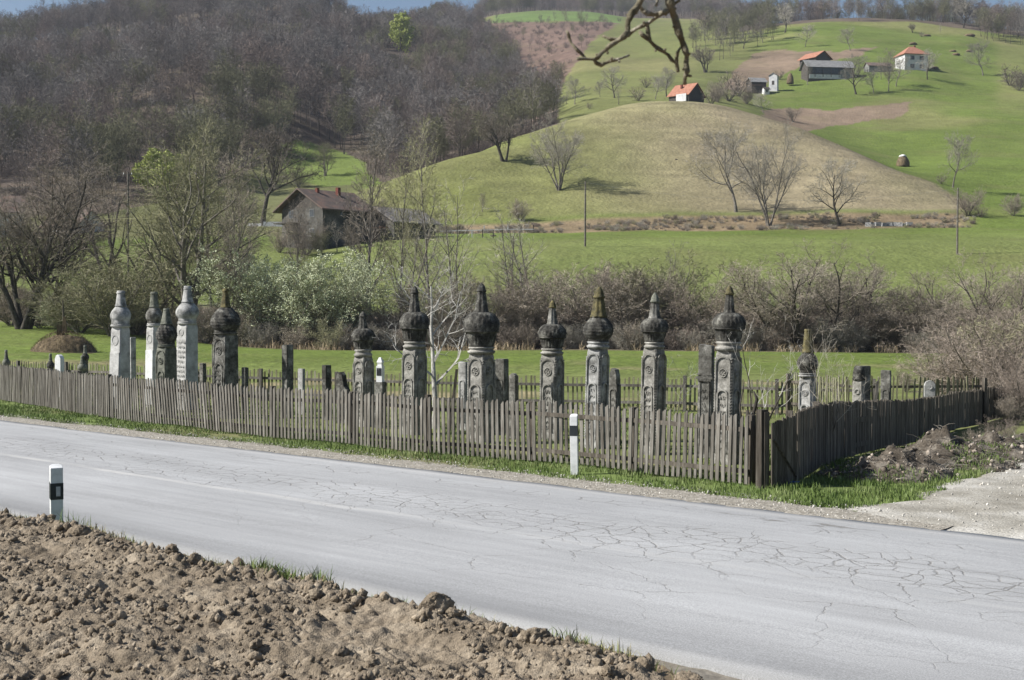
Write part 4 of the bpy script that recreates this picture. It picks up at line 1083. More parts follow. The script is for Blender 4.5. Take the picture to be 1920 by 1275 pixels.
# far left heads seen over the fence
pillar(11, 45, "little dark turban head at the extreme left above the fence", (656, 661, 671, 688, 691), (5, 5, 7, 14, 11, 13, 14), (M_st_white2, M_st_green, M_st_green, M_st_green), "ball", "none", -20, (0, 0), 14, flat=True, ribs=0)
pillar(94, 43, "little dark turban head left of the white pointed stone", (663, 668, 677, 692, 694), (5, 5, 7, 15, 11, 13, 14), (M_st_white2, M_st_dark, M_st_green, M_st_green), "ball", "none", -20, (0, 0), 15, flat=True, ribs=0)
pillar(154, 41.5, "dark turban head, front one of the close pair above the fence", (667, 671, 680, 697, 700), (6, 6, 9, 18, 14, 15, 16), (M_st_green, M_st_green, M_st_green, M_st_green), "ball", "none", -20, (0, 0), 16, flat=True, ribs=0)
pillar(159, 43.5, "dark turban head, taller rear one of the close pair above the fence", (647, 652, 662, 677, 680), (5, 5, 7, 15, 11, 12, 13), (M_st_green, M_st_dark, M_st_green, M_st_green), "ball", "none", -20, (0, 0), 17, flat=True, ribs=0)

def slab(px, Y, pyt, wpx, label, mat, thick=0.12, top="flat", rot=-36, panel=True, lean=(0, 0), seed=0, name="headstone", cap=None):
    rr = random.Random(500 + seed)
    x_, y_ = uof(px) * Y, Y; zb = hz(x_, y_); s_ = F / Y
    H_ = CZ + float(dzof(pyt)) * Y - zb
    root = empty(name, (x_, y_, zb), R(rot), label, "headstone", "low headstones among the tall pillars")
    root.rotation_euler = (R(lean[0]), R(lean[1]), R(rot))
    an = abs(R(rot) + math.atan(uof(px)))
    W_ = max(0.12, (wpx / s_ - thick * math.sin(an)) / math.cos(an))
    n = 12
    if top == "round":
        out = arch_pts(W_, H_, n)
    elif top == "point":
        out = [(-W_/2, 0), (-W_/2, H_ - W_ * .55), (-W_*.3, H_ - W_ * .2), (0, H_), (W_*.3, H_ - W_ * .2), (W_/2, H_ - W_ * .55), (W_/2, 0)]
    elif top == "broken":
        out = [(-W_/2, 0), (-W_*.5, H_*.97), (-W_*.2, H_), (W_*.05, H_ * .93), (W_*.2, H_ * .72), (W_*.42, H_ * .66), (W_/2, H_ * .5), (W_/2, 0)]
    elif top == "step":
        out = [(-W_/2, 0), (-W_/2, H_ * .78), (-W_*.40, H_ * .80), (-W_*.42, H_*.92), (-W_*.2, H_), (W_*.25, H_*.985), (W_*.42, H_*.9), (W_*.40, H_ * .80), (W_/2, H_ * .78), (W_/2, 0)]
    else:
        out = [(-W_/2, 0), (-W_*.5, H_*.985), (-W_*.44, H_), (W_*.46, H_ * .995), (W_/2, H_ * .975), (W_/2, 0)]
    out = [(a_ * (1 + rr.uniform(-.02, .02)), b_ * (1 + (rr.uniform(-.006, .006) if b_ > 0 else 0))) for a_, b_ in out]
    m = MB(); m.prism(out, Matrix.Translation((0, thick / 2, 0)), thick); o_ = m.build("slab", mat, root)
    bv = o_.modifiers.new("bevel", 'BEVEL'); bv.width = 0.012; bv.segments = 2
    if panel:
        m = MB(); M_ = Matrix.Translation((0, -thick / 2, H_ * .12)); arch_band(m, W_ * .74, H_ * .62, 0.022, M_, 0.018); m.build("arch_frame", mat, root)
        m = MB(); inscription(m, W_ * .74 - 0.08, H_ * .16, H_ * .62, Matrix.Translation((0, -thick / 2, 0)), rr, max(3, int(H_ * .46 / .11))); m.build("inscription", mat, root)
    return root, W_, H_
slab(249, 41, 632, 11, "thin grey slab behind the left white pillar", M_st_white2, .10, rot=30, panel=False, seed=1)
slab(380, 39.5, 681, 13, "small grey slab right of the tallest white pillar", M_st_mid, .14, panel=False, seed=2)
slab(459, 37, 689, 14, "small square slab right of the wide onion-turbaned pillar", M_st_mid, .14, panel=False, seed=3)
slab(539, 34, 646, 22, "tall plain dark rectangular stele standing alone", M_st_mid, .24, panel=False, seed=4)
slab(565, 36, 691, 14, "small pale slab right of the tall plain stele", M_st_white2, .10, panel=False, seed=5)
slab(612, 33.5, 684, 18, "short dark square stele left of the broken stone", M_st_dark, .20, panel=False, seed=6)
slab(644, 32.5, 697, 28, "broken dark stone with a jagged stepped top", M_st_dark, .16, "broken", panel=False, seed=7)
slab(869, 30.5, 678, 20, "pale arched-panel slab left behind the broadest pillar", M_st_white2, .12, seed=8)
slab(941, 29.6, 672, 26, "grey slab with an arched panel right behind the broadest pillar", M_st_mid, .18, seed=9)
slab(963, 28.5, 700, 18, "low lichened slab with a rounded worn top beside the grey one", M_st_mid, .12, "round", panel=False, seed=10)
slab(1153, 27.2, 690, 24, "low stone with a rounded mossy head behind the yellow-capped pillar", M_st_mid, .16, "step", seed=11)
r_, W_, H_ = slab(1322, 24.6, 646, 31, "tall flat slab with a carved cornice beside the largest right pillar", M_st_mid, .15, rot=-30, lean=(0, 1.0), seed=12)
m = MB(); m.box((0, 0, H_ * .71), (W_ + .05, .20, .05)); m.box((0, 0, H_ * .735 + .01), (W_ + .02, .18, .03))
for k in range(7): m.box((-W_/2 + W_ * (k + .5) / 7, -.092, H_ * .69), (.03, .03, .05))
m.build("cornice", M_st_mid, r_)
slab(1621, 29.5, 686, 25, "plain upright slab standing behind the rounded carved stone", M_st_mid, .12, rot=30, panel=False, seed=13)
slab(1662, 30.5, 694, 20, "narrow grey slab with an arched panel near the white headstone", M_st_mid, .12, rot=-30, seed=14)
# rounded headless carved stone
r_ = empty("gravestone", (uof(1611) * 28.6, 28.6, hz(uof(1611) * 28.6, 28.6)), R(-32), "headless round-topped carved stone with ring mouldings, near the board fence", "gravestone")
H1_ = CZ + float(dzof(712)) * 28.6 - r_.location.z; H2_ = CZ + float(dzof(686)) * 28.6 - r_.location.z
m = MB(); m.add(*shaft(.25, .21, H1_, random.Random(5))); m.build("shaft", M_st_grey, r_)
m = MB(); m.lathe([(.13, H1_ - .01), (.145, H1_ + .03), (.12, H1_ + .05), (.14, H1_ + .09), (.125, H1_ + .12), (.13, (H1_ + H2_) / 2), (.10, H2_ - .02), (.07, H2_)], 24, lambda a, t, z: 1 + .02 * math.sin(5 * a)); m.build("stump", M_st_dark, r_, True)
m = MB(); arch_band(m, .17, H1_ * .55, .02, Matrix.Translation((0, -.128, .1)), .015); m.tube([Vector((.05 * math.cos(k * .5236), -.125, H1_ * .83 + .05 * math.sin(k * .5236))) for k in range(13)], .009, 5); m.build("carving", M_st_grey, r_)
# white headstone with crescent
r_, W_, H_ = slab(1744, 33.5, 713, 21, "small white headstone with a crescent relief at the right end", M_st_white2, .09, "round", rot=-8, panel=False, seed=15)
m = MB()
pts = [Vector((.055 * math.cos(a_), -.052, H_ - .17 + .055 * math.sin(a_))) for a_ in np.linspace(math.radians(-160), math.radians(60), 12)]
m.tube(pts, [.004 + .012 * math.sin(math.pi * i / 11) for i in range(12)], 5); m.build("crescent", M_st_white2, r_)
# white pointed stones
slab(111, 42.5, 664, 17, "small bright white pointed stone at the left above the fence", M_paint_w, .16, "point", rot=-30, panel=False, seed=16)
x_, y_ = uof(713) * 31, 31.0; r_ = empty("obelisk", (x_, y_, hz(x_, y_)), R(-24), "thin white obelisk with a pointed head and a dark picture plaque", "gravestone")
def zz_(py): return CZ + float(dzof(py)) * 31 - r_.location.z
m = MB(); m.box((0, 0, zz_(716) / 2), (.21, .21, zz_(716)), 0, .95); m.build("plinth", M_st_mid, r_)
m = MB(); m.box((0, 0, (zz_(716) + zz_(686)) / 2), (.15, .13, zz_(686) - zz_(716))); m.box((0, 0, (zz_(686) + zz_(683)) / 2), (.11, .09, zz_(683) - zz_(686))); m.box((0, 0, (zz_(683) + zz_(679)) / 2), (.10, .09, zz_(679) - zz_(683)), 0, 1.35); m.box((0, 0, (zz_(679) + zz_(670)) / 2), (.135, .12, zz_(670) - zz_(679)), 0, .35); m.build("shaft", M_paint_w, r_)
m = MB(); m.box((0, -.068, (zz_(704) + zz_(690)) / 2), (.12, .01, zz_(690) - zz_(704))); m.build("picture_plaque", M_photo, r_)

# stray timbers
def stake(px, Y, pyt, wpx, label, mat, lean, name="wooden_stake"):
    x_, y_ = uof(px) * Y, Y; zb = hz(x_, y_); H_ = CZ + float(dzof(pyt)) * Y - zb; w_ = wpx * Y / F
    m = MB(); m.box((0, 0, H_ / 2), (w_, w_ * .5, H_), 0, .85, shear=(H_ * math.tan(R(lean)), 0)); m.box((w_ * .2, -w_ * .3, H_ * .3), (w_ * .7, w_ * .2, H_ * .6), 0, .9, shear=(H_ * .6 * math.tan(R(lean)), 0))
    o_ = m.build(name, mat, None, False, (x_, y_, zb)); tag(o_, label, "stake"); return o_
stake(842, 30, 692, 6, "dark leaning wooden stake between the white-barked tree and the broadest pillar", M_wood_old, 7)
stake(1633, 30, 714, 3.5, "pair of thin leaning light sticks between two stones on the right", M_wood, 6, "leaning_stick")
stake(1638, 31, 712, 2.5, "thinner light stick just right of the other leaning stick", M_wood, 5, "leaning_stick")

# ------------------------------------------------------------------ verge grass
def grass_obj(name, xs, ys, zs, hs, ws, seed, label, mat=M_blade, tints=(0.7, 1.3), bend=0.5):
    rs = np.random.RandomState(seed); n = len(xs)
    an = rs.rand(n) * 6.283; la = rs.rand(n) * 6.283; ln = rs.rand(n) * bend
    P0 = np.stack([xs, ys, zs - 0.01], 1); S_ = np.stack([np.cos(an), np.sin(an), np.zeros(n)], 1) * (ws / 2)[:, None]
    mid = P0 + np.stack([np.cos(la) * ln * hs * .35, np.sin(la) * ln * hs * .35, hs * 0.55], 1)
    tip = P0 + np.stack([np.cos(la) * ln * hs, np.sin(la) * ln * hs, hs * (1 - .3 * ln)], 1)
    V = np.stack([P0 - S_, P0 + S_, mid + S_ * .8, mid - S_ * .8, tip], 1).reshape(-1, 3)
    b = np.arange(n)[:, None] * 5
    Fc = np.concatenate([b + np.array([[0, 1, 2]]), b + np.array([[0, 2, 3]]), b + np.array([[3, 2, 4]])])
    T = np.repeat(rs.uniform(tints[0], tints[1], n), 5)
    return tag(link(np_mesh(name, V, Fc, mat, False, {"tint": ('FLOAT', T)})), label, kind="stuff")
rs = np.random.RandomState(77)
n = 60000
A = -3.8 + 34 * rs.rand(n) ** 1.3; O = -0.62 - 2.2 * rs.rand(n) ** .8
keep = (fbm(A / 1.1, O / .5, 201, 3) + 0.16 * ss(0, .5, -O - 0.75) > 0.47) & (xy_ao(A, O)[0] < 4.7)
A, O = A[keep], O[keep]; x, y = xy_ao(A, O)
grass_obj("verge_grass", x, y, h(x, y), 0.03 + 0.09 * rs.rand(len(x)) ** 2 * (0.5 + fbm(A / .6, O / .6, 5, 2)), np.full(len(x), .012), 1, "short green grass on the verge below the picket fence")
n = 30000
x = rs.uniform(4.0, 8.5, n); y = rs.uniform(18.3, 25, n)
keep = (x < np.interp(y, [17.0, 17.8, 18.6, 19.15, 20.3, 21.8, 23.7], [4.8, 4.85, 5.2, 5.95, 6.75, 7.6, 8.8])) & (ao(x, y)[1] < -.75) & (fbm(x / .7, y / .7, 203, 3) > 0.44) 
x, y = x[keep], y[keep]
grass_obj("corner_grass", x, y, h(x, y), 0.04 + 0.11 * rs.rand(len(x)) ** 2, np.full(len(x), .012), 2, "uneven green grass outside the fence corner by the track")
n = 90000
py_ = rs.uniform(0, 1, n); Yv = 21 + 22 * rs.rand(n); x = uof(-60 + 1800 * rs.rand(n)) * Yv; y = Yv
a_, o_ = ao(x, y); keep = (o_ < -2.2) & (x < 4.2 + (y - 20.8) * .56) & (fbm(x / .8, y / .8, 205, 3) > 0.45)
x, y = x[keep], y[keep]
grass_obj("churchyard_grass", x, y, h(x, y), 0.03 + 0.10 * rs.rand(len(x)) ** 2.5, np.full(len(x), .018), 3, "rough olive grass growing among the gravestones", tints=(0.6, 1.45))
# tufts on the field edge
tx, ty, th = [], [], []
for (px, n_, hh) in [(135, 60, .16), (30, 30, .08), (165, 25, .08), (250, 60, .08), (280, 60, .10), (300, 30, .07), (405, 40, .09), (430, 60, .10), (455, 80, .11), (480, 90, .13), (505, 80, .11), (530, 90, .14), (555, 40, .10), (590, 70, .15), (690, 30, .08), (715, 60, .10), (735, 30, .08), (760, 70, .11), (870, 40, .09), (895, 25, .08), (1040, 25, .10), (1065, 50, .12), (1090, 45, .11), (1170, 15, .10), (945, 20, .06), (1285, 60, .12), (1320, 30, .13)]:
    ux = uof(px)
    Yc = (10.02 + RN[0] * RP[0] + RN[1] * RP[1]) / (ux * RN[0] + RN[1])
    Yc = abs(Yc)
    for k in range(n_):
        a0, o0 = ao(ux * Yc, Yc)
        aa_ = a0 + rs.randn() * .07; oo_ = o0 + rs.randn() * .07 - .04
        q = xy_ao(aa_, oo_); tx.append(q[0]); ty.append(q[1]); th.append(hh * (0.4 + .75 * rs.rand()))
tx, ty, th = map(np.array, (tx, ty, th)); A, O = ao(tx, ty)
grass_obj("field_edge_grass", tx, ty, soil_h(A, O) - .01, th, np.full(len(tx), .0065), 4, "green grass tufts along the edge of the ploughed soil", bend=.8)
n = 12000
A = rs.uniform(-4, 9.4, n); O = rs.uniform(9.45, 10.12, n) + 1.6 * ss(-1.9, -4.2, A); kp = fbm(A / .5, O, 212, 3) > .42; A, O = A[kp], O[kp]; n = len(A); x, y = xy_ao(A, O)
grass_obj("dry_edge_grass", x, y, soil_h(A, O), 0.02 + .09 * rs.rand(n) ** 2, np.full(n, .005), 5, "thin dry grass where the field drops to the road", nmat("dry_blade", [(.12, .15, .05), (.26, .24, .12), (.30, .25, .14)], scale=3), bend=.9)

# ------------------------------------------------------------------ rubble heaps beside the track
def heap(cx, cy, rx, ry, hh, rz, seed, label):
    rs = np.random.RandomState(seed); n = 46
    g_ = np.linspace(-1.15, 1.15, n); X_, Y_ = np.meshgrid(g_, g_); X_ = X_.ravel(); Y_ = Y_.ravel()
    r_ = np.sqrt(X_ ** 2 + Y_ ** 2)
    lx_ = X_ * rx; ly_ = Y_ * ry; co, si = math.cos(rz), math.sin(rz)
    x = lx_ * co - ly_ * si; y = lx_ * si + ly_ * co
    b_ = np.clip(1 - r_ / 1.1, 0, 1) ** 0.85
    q = (fbm((x + cx) / .45, (y + cy) / .45, seed, 4) - .5)
    z = b_ * hh * (1 + 1.1 * q) + (fbm(x / .12 + 5, y / .12, seed + 3, 3) - .5) * .22 * np.clip(1.15 - r_, 0, 1)
    zb = h(x + cx, y + cy); z0 = hz(cx, cy)
    z = z + zb - z0 - 0.08 * ss(.9, 1.15, r_)
    o_ = np_mesh("rubble_heap", np.stack([x, y, z], 1), grid_faces(n, n), M_heap, False); o_.location = (cx, cy, z0)
    tag(link(o_), label, "rubble heap", "spoil heaps beside the gravel track")
    m_ = 300
    rad = np.sqrt(rs.rand(m_)) * 1.1; an = rs.rand(m_) * 6.283
    qx = rad * np.cos(an) * rx; qy = rad * np.sin(an) * ry; sx = qx * co - qy * si; sy = qx * si + qy * co
    ii = np.array([np.argmin((x - sx[k]) ** 2 + (y - sy[k]) ** 2) for k in range(m_)])
    sz = .010 + .045 * rs.rand(m_) ** 5
    st_ = scatter_rocks("loose_stones", sx, sy, z[ii] + sz * .3, sz, M_rub, seed, (0.4, 1.5)); st_.parent = o_; st_["kind"] = "stuff"; link(st_)
    mb = MB()
    for k in range(170):
        j = rs.randint(m_); p = Vector((sx[j], sy[j], z[ii[j]] + .02)); d_ = Vector((rs.randn(), rs.randn(), .35 * rs.rand())).normalized(); l_ = .08 + .22 * rs.rand()
        mb.tint = .6 + rs.rand(); mb.tube([p, p + d_ * l_ * .5 + Vector((0, 0, .02)), p + d_ * l_], [.006, .005, .002], 4)
    t_ = mb.build("twig_litter", M_bark, o_); t_["kind"] = "stuff"
    ng_ = 2600
    rad = .35 + .8 * rs.rand(ng_); an = rs.rand(ng_) * 6.283
    qx = rad * np.cos(an) * rx; qy = rad * np.sin(an) * ry; sx = qx * co - qy * si; sy = qx * si + qy * co
    kp = fbm((sx + cx) / .5, (sy + cy) / .5, seed + 8, 2) > .52; sx, sy = sx[kp], sy[kp]
    ii = np.array([np.argmin((x - sx[k]) ** 2 + (y - sy[k]) ** 2) for k in range(len(sx))])
    g_ = grass_obj("heap_grass", sx, sy, z[ii], .03 + .07 * rs.rand(len(sx)), np.full(len(sx), .012), seed, None); g_.parent = o_; g_["kind"] = "stuff"
    return o_
M_heap = nmat("earth_spoil", [(0.035, 0.029, 0.022), (0.085, 0.071, 0.055), (0.21, 0.187, 0.155)], scale=4, detail=10, bump=1.0, bscale=26, fine=.3, fscale=22)
M_rub = nmat("rubble_stone", [(0.12, 0.095, 0.075), (0.23, 0.195, 0.16), (0.42, 0.38, 0.33)], scale=9, detail=6)
heap(6.3, 21.9, 1.15, .85, .40, .6, 61, "low heap of earth, stones and twigs nearest the road")
heap(5.75, 21.9, .8, .6, .18, .6, 62, "flat stony spread of rubble at the edge of the track")
heap(7.9, 24.3, 1.2, .95, .55, .9, 63, "highest partly grassy spoil heap against the board fence")
heap(8.3, 23.9, .9, .8, .30, .9, 64, "stony slope of rubble between the highest heap and the track")
heap(9.6, 26.3, 1.1, .9, .50, 1.0, 65, "rear spoil heap beside the track under the reddish bushes")
heap(10.9, 28.3, 1.2, .9, .40, 1.0, 66, "farthest small heap of brick rubble at the right picture edge")
# log end and blue litter
m = MB(); m.tube([(0, 0, 0), (.28, .12, .05), (.52, .2, .02)], [.075, .07, .06], 10); o_ = m.build("cut_log", M_bark, None, True, (7.15, 24.35, hz(7.15, 24.35) + .15)); tag(o_, "short cut log lying at the foot of the board fence", "log")
m = MB(); rr = random.Random(3)
vs = [(rr.uniform(-.09, .09) + .05 * math.cos(k), rr.uniform(-.05, .05) + .04 * math.sin(k), rr.uniform(0, .07)) for k in range(12)]
m.add(vs, [(i, (i + 1) % 12, (i + 5) % 12) for i in range(12)] + [(i, (i + 3) % 12, (i + 7) % 12) for i in range(12)]); p_ = gp(1490, 912); o_ = m.build("plastic_bag", M_blue, None, False, (p_[0], p_[1] - .1, hz(p_[0], p_[1]) + .02)); tag(o_, "crumpled blue plastic bag in the grass by the fence corner", "litter")
# ------------------------------------------------------------------ trees
def rv(rr, s=1.0): return Vector((rr.gauss(0, s), rr.gauss(0, s), rr.gauss(0, s)))
def gen_tree(seed, H, stems, spread, r0, levels, twig_w, leaf=None, wob=0.10, first=0.3, stub=False, cone=False, trunk_levels=2):
    """levels: list per level of (children, length ratio, angle deg, tropism, start fraction). Returns trunk MB, crown MB, leaf MB"""
    rr = random.Random(seed); T = MB(); K = MB(); Lf = MB(); nl = len(levels)
    def grow(p, d, L_, r_, lvl):
        last = lvl >= nl
        n = (7, 6, 5, 3, 3)[min(lvl, 4)]
        if last and not cone: n = 2
        trop = levels[min(lvl, nl - 1)][3]
        pts = [p]; dirs = [d]
        for i in range(n):
            d = (d + rv(rr, wob * (1 + .35 * lvl)) + Vector((0, 0, trop))).normalized()
            p = p + d * (L_ / n); pts.append(p); dirs.append(d)
        if last and not cone:
            sd = d.cross(rv(rr)).normalized()
            K.tint = rr.uniform(.75, 1.3)
            K.add([pts[0] - sd * twig_w, pts[0] + sd * twig_w, pts[1] + sd * twig_w * .6, pts[1] - sd * twig_w * .6, pts[2]], [(0, 1, 2, 3), (3, 2, 4)])
        else:
            e_ = .25 if lvl == 0 else .2
            rad = [max(r_ * (1 - (1 - e_) * (i / n) ** .9), twig_w * .5) for i in range(n + 1)]
            if lvl == 0: rad[0] *= 1.35
            if lvl < trunk_levels:
                T.tube(pts, rad, 8 if lvl == 0 else 5, cap=False)
            else:
                K.tint = rr.uniform(.8, 1.15); K.tube(pts, rad, 3, cap=False)
        if leaf and lvl >= nl - 1:
            for q in range(leaf[0]):
                c = pts[0].lerp(pts[-1], rr.random()) + rv(rr, leaf[1] * .6); a_ = rv(rr).normalized() * leaf[1]; b_ = a_.cross(rv(rr)).normalized() * leaf[1] * .5
                Lf.tint = rr.uniform(.75, 1.3); Lf.add([c - a_, c + b_, c + a_, c - b_], [(0, 1, 2, 3)])
        if last: return
        k, ratio, ang, _, st = levels[lvl]
        k = max(1, int(round(k * rr.uniform(.8, 1.2))))
        az0 = rr.random() * 6.28
        for c in range(k):
            t = st + (1 - st) * ((c + rr.random()) / k)
            f_ = t * n; i = min(n - 1, int(f_)); q = pts[i].lerp(pts[i + 1], f_ - i)
            dd = dirs[min(i + 1, n)]
            pr = dd.orthogonal().normalized(); az = az0 + c * 2.4 + rr.uniform(-.5, .5)
            pr = (pr * math.cos(az) + dd.cross(pr) * math.sin(az)).normalized()
            an = R(ang * rr.uniform(.7, 1.25))
            nd = (dd * math.cos(an) + pr * math.sin(an)).normalized()
            rl = rad_at = (r_ * (1 - .75 * t)) if not (last and not cone) else r_
            grow(q, nd, L_ * ratio * (1.15 - .55 * (t - st) / (1 - st + 1e-6)) * rr.uniform(.75, 1.15), max(rl * .62, twig_w * .55), lvl + 1)
    for s_ in range(stems):
        an = s_ * 6.283 / stems + rr.uniform(-.5, .5)
        off = Vector((math.cos(an), math.sin(an), 0))
        d = (Vector((0, 0, 1)) + off * math.tan(R(spread)) * rr.uniform(.5, 1.2) * (1 if stems > 1 else rr.uniform(-.3, .6))).normalized()
        grow(off * r0 * (1.1 if stems > 1 else 0) + Vector((0, 0, -.15)), d, H * first * rr.uniform(.85, 1.15), r0 * rr.uniform(.75, 1.1), 0)
    mz = max(v[2] for v in K.v + T.v)
    sc = H / mz
    for B in (T, K, Lf):
        B.v = [(a_ * sc, b_ * sc, c_ * sc) for a_, b_, c_ in B.v]
    return T, K, Lf

PROTO = {}
def proto(key, name, H, mats, *args, **kw):
    T, K, Lf = gen_tree(*args, **kw)
    PROTO[key] = dict(name=name, H=H, trunk=T.mesh("trunk", mats[0], True), crown=K.mesh("crown", mats[1]), leaf=Lf.mesh("leaves", mats[2]) if Lf.v else None)
def P(key, name, H, mats, seed, stems, spread, r0, levels, tw, **kw):
    proto(key, name, H, mats, seed, H, stems, spread, r0, levels, tw, **kw)
br3 = lambda a, b, c, d: [a, b, c, d]
P('broad', 'bare_tree', 12, (M_bark, M_tw_grey), 1, 1, 5, .20, [(12, .66, 50, .035, .25), (9, .50, 42, .05, .2), (8, .50, 42, .03, .15), (7, .55, 40, .0, .1)], .0135, first=.75)
P('broad2', 'bare_tree', 12, (M_bark_d, M_tw_grey), 2, 1, 8, .20, [(11, .68, 52, .045, .25), (9, .50, 45, .04, .2), (8, .50, 42, .02, .15), (7, .55, 40, .0, .1)], .0135, first=.66)
P('multi', 'bare_tree', 13, (M_bark, M_tw_grey), 3, 6, 22, .19, [(9, .42, 38, .05, .3), (8, .5, 38, .04, .2), (8, .5, 38, .02, .1), (6, .5, 36, 0, .1)], .0125, first=.85)
P('fork', 'bare_tree', 10, (M_bark_d, M_tw_brown), 4, 3, 22, .26, [(9, .50, 48, .04, .3), (8, .5, 42, .03, .2), (7, .5, 40, .02, .1), (5, .5, 36, 0, .1)], .020, first=.7)
P('vase', 'bare_tree', 14, (M_bark_d, M_tw_dark), 5, 1, 2, .36, [(13, .85, 30, .04, .42), (8, .42, 36, .05, .2), (7, .5, 38, .02, .15), (6, .5, 38, 0, .1)], .022, first=.52)
P('tall', 'slender_tree', 18, (M_bark, M_tw_olive), 6, 1, 2, .20, [(22, .27, 34, .06, .18), (7, .5, 36, .04, .2), (6, .5, 38, .02, .15), (4, .5, 36, 0, .1)], .018, first=1.0, wob=.05)
P('tall2', 'slender_tree', 16, (M_bark, M_tw_brown), 7, 2, 7, .17, [(18, .30, 38, .05, .2), (7, .5, 38, .04, .2), (6, .5, 38, .02, .15), (4, .5, 36, 0, .1)], .018, first=.95, wob=.06)
P('spread', 'bare_tree', 14, (M_bark, M_tw_olive), 8, 3, 16, .26, [(12, .52, 44, .05, .2), (8, .5, 40, .04, .15), (7, .5, 40, .01, .1), (6, .5, 38, 0, .1)], .011, first=.85)
P('brownbig', 'bare_tree', 14, (M_bark_d, M_tw_brown), 9, 5, 14, .24, [(12, .45, 46, .02, .25), (8, .52, 42, .03, .15), (7, .5, 40, .01, .1), (7, .5, 38, 0, .1)], .011, first=.85)
P('pollard', 'pollarded_tree', 12, (M_bark_d, M_bark), 10, 2, 12, .28, [(4, .6, 34, .06, .35), (3, .3, 40, .05, .5), (3, .4, 40, 0, .5)], .03, first=.75)
P('sapling', 'thin_tree', 9, (M_bark, M_tw_grey), 11, 2, 6, .09, [(14, .32, 36, .06, .2), (6, .5, 36, .03, .2), (5, .5, 38, .0, .1)], .013, first=.95, wob=.06)
P('willow', 'budding_willow', 6, (M_bark, M_tw_olive, M_leaf_p), 12, 9, 38, .07, [(12, .42, 34, .05, .15), (9, .5, 36, .05, .1), (7, .5, 36, .02, .1)], .009, first=.85, leaf=(3, .05))
P('bush', 'bare_shrub', 4.5, (M_bark, M_tw_brown), 13, 12, 36, .045, [(11, .42, 36, .06, .1), (9, .5, 36, .03, .1), (7, .52, 38, .0, .1)], .010, first=.9)
P('redbush', 'bare_shrub', 4.5, (M_bark, M_tw_red), 14, 13, 42, .04, [(11, .40, 38, .05, .1), (8, .5, 38, .02, .1), (8, .55, 40, .0, .1)], .007, first=.9)
P('olivebush', 'budding_shrub', 4.5, (M_bark, M_tw_olive), 15, 12, 36, .045, [(11, .42, 36, .06, .1), (9, .5, 36, .04, .1), (7, .52, 36, .0, .1)], .010, first=.9)
P('orchard', 'spreading_tree', 8, (M_bark_d, M_tw_brown), 16, 6, 34, .11, [(9, .5, 40, .07, .2), (8, .5, 38, .05, .15), (7, .5, 38, .02, .1), (5, .5, 36, 0, .1)], .008, first=.75)
P('limegreen', 'leafing_tree', 16, (M_bark_d, M_tw_olive, M_leaf_y), 17, 1, 1, .2, [(26, .34, 62, .02, .22), (8, .5, 40, .03, .2), (7, .5, 40, .0, .1)], .03, first=1.0, wob=.04, leaf=(6, .26))
P('weeping', 'leafing_willow', 10, (M_bark_d, M_tw_olive, M_leaf_y), 18, 3, 20, .22, [(12, .55, 50, .03, .3), (9, .5, 44, -.03, .2), (8, .6, 40, -.08, .1)], .025, first=.75, leaf=(6, .2))
P('clump', 'brown_shrub', 4, (M_bark_d, M_tw_red), 19, 9, 40, .05, [(9, .42, 40, .04, .1), (8, .5, 40, .0, .1)], .028, first=.9)

def plant(key, loc, Ht, label, rz=None, cat="tree", group=None, sx=1.0, lean=(0, 0)):
    p = PROTO[key]
    r_ = empty(p['name'], loc, 0, label, cat, group)
    s_ = Ht / p['H']; r_.scale = (s_ * sx, s_ * sx, s_)
    r_.rotation_euler = (R(lean[0]), R(lean[1]), random.Random(label).random() * 6.28 if rz is None else rz)
    link(bpy.data.objects.new("trunk", p['trunk']), r_); link(bpy.data.objects.new("crown", p['crown']), r_)
    if p['leaf'] is not None: link(bpy.data.objects.new("young_leaves", p['leaf']), r_)
    return r_
def plant_px(key, px, pyb, pyt, label, cat="tree", group=None, sx=1.0, ymin=60, **kw):
    q = hit(px, pyb, ymin)
    q.z = hz(q.x, q.y)
    return plant(key, q, (pyb - pyt) * q.y / F, label, None, cat, group, sx, **kw)
def plant_y(key, px, Y, pyt, label, cat="tree", group=None, sx=1.0, **kw):
    x_ = uof(px) * Y; zb = hz(x_, Y)
    return plant(key, (x_, Y, zb), CZ + float(dzof(pyt)) * Y - zb, label, None, cat, group, sx, **kw)

# trees on the round hill and in the valley
G1 = "single bare trees on the round hill"
plant_px('multi', 1048, 358, 213, "many-stemmed bare tree throwing a long shadow across the middle of the round hill", group=G1)
plant_px('fork', 945, 302, 205, "forked dark tree on the left edge of the round hill beside the wood", group=G1)
plant_px('broad', 1380, 398, 218, "wide-crowned bare tree at the hill foot, left one of the close pair", group=G1)
plant_px('multi', 1442, 424, 226, "bare tree with many upright stems at the hill foot, right one of the close pair", group=G1, sx=.85)
plant_px('broad2', 1573, 424, 292, "smaller single bare tree at the foot of the dry hill, right of the close pair", group=G1)
plant_px('broad', 1787, 352, 238, "pale slim-trunked bare tree where the round hill meets the green slope", sx=.8)
plant_px('vase', 493, 424, 222, "dark tree with a thick bare trunk and fan-shaped crown left of the brown-roofed house")
plant_px('weeping', 295, 372, 278, "rounded bright yellow-green willow at the foot of the dark wood", ymin=200, sx=1.25)
plant_px('weeping', 345, 378, 300, "fainter yellow-green tree directly right of the bright rounded willow", ymin=200)
plant_px('limegreen', 750, 112, 22, "tall lime-green leafing tree standing alone in the upper wood", ymin=300, sx=.95)
plant_px('spread', 610, 330, 262, "grey-green bare tree in the small glade above the brown-roofed house", ymin=230)
plant_px('olivebush', 560, 352, 300, "budding tree at the left side of the small glade", ymin=230)
plant_px('tall2', 905, 398, 360, "small grey tree on the lower left flank of the round hill", ymin=200)
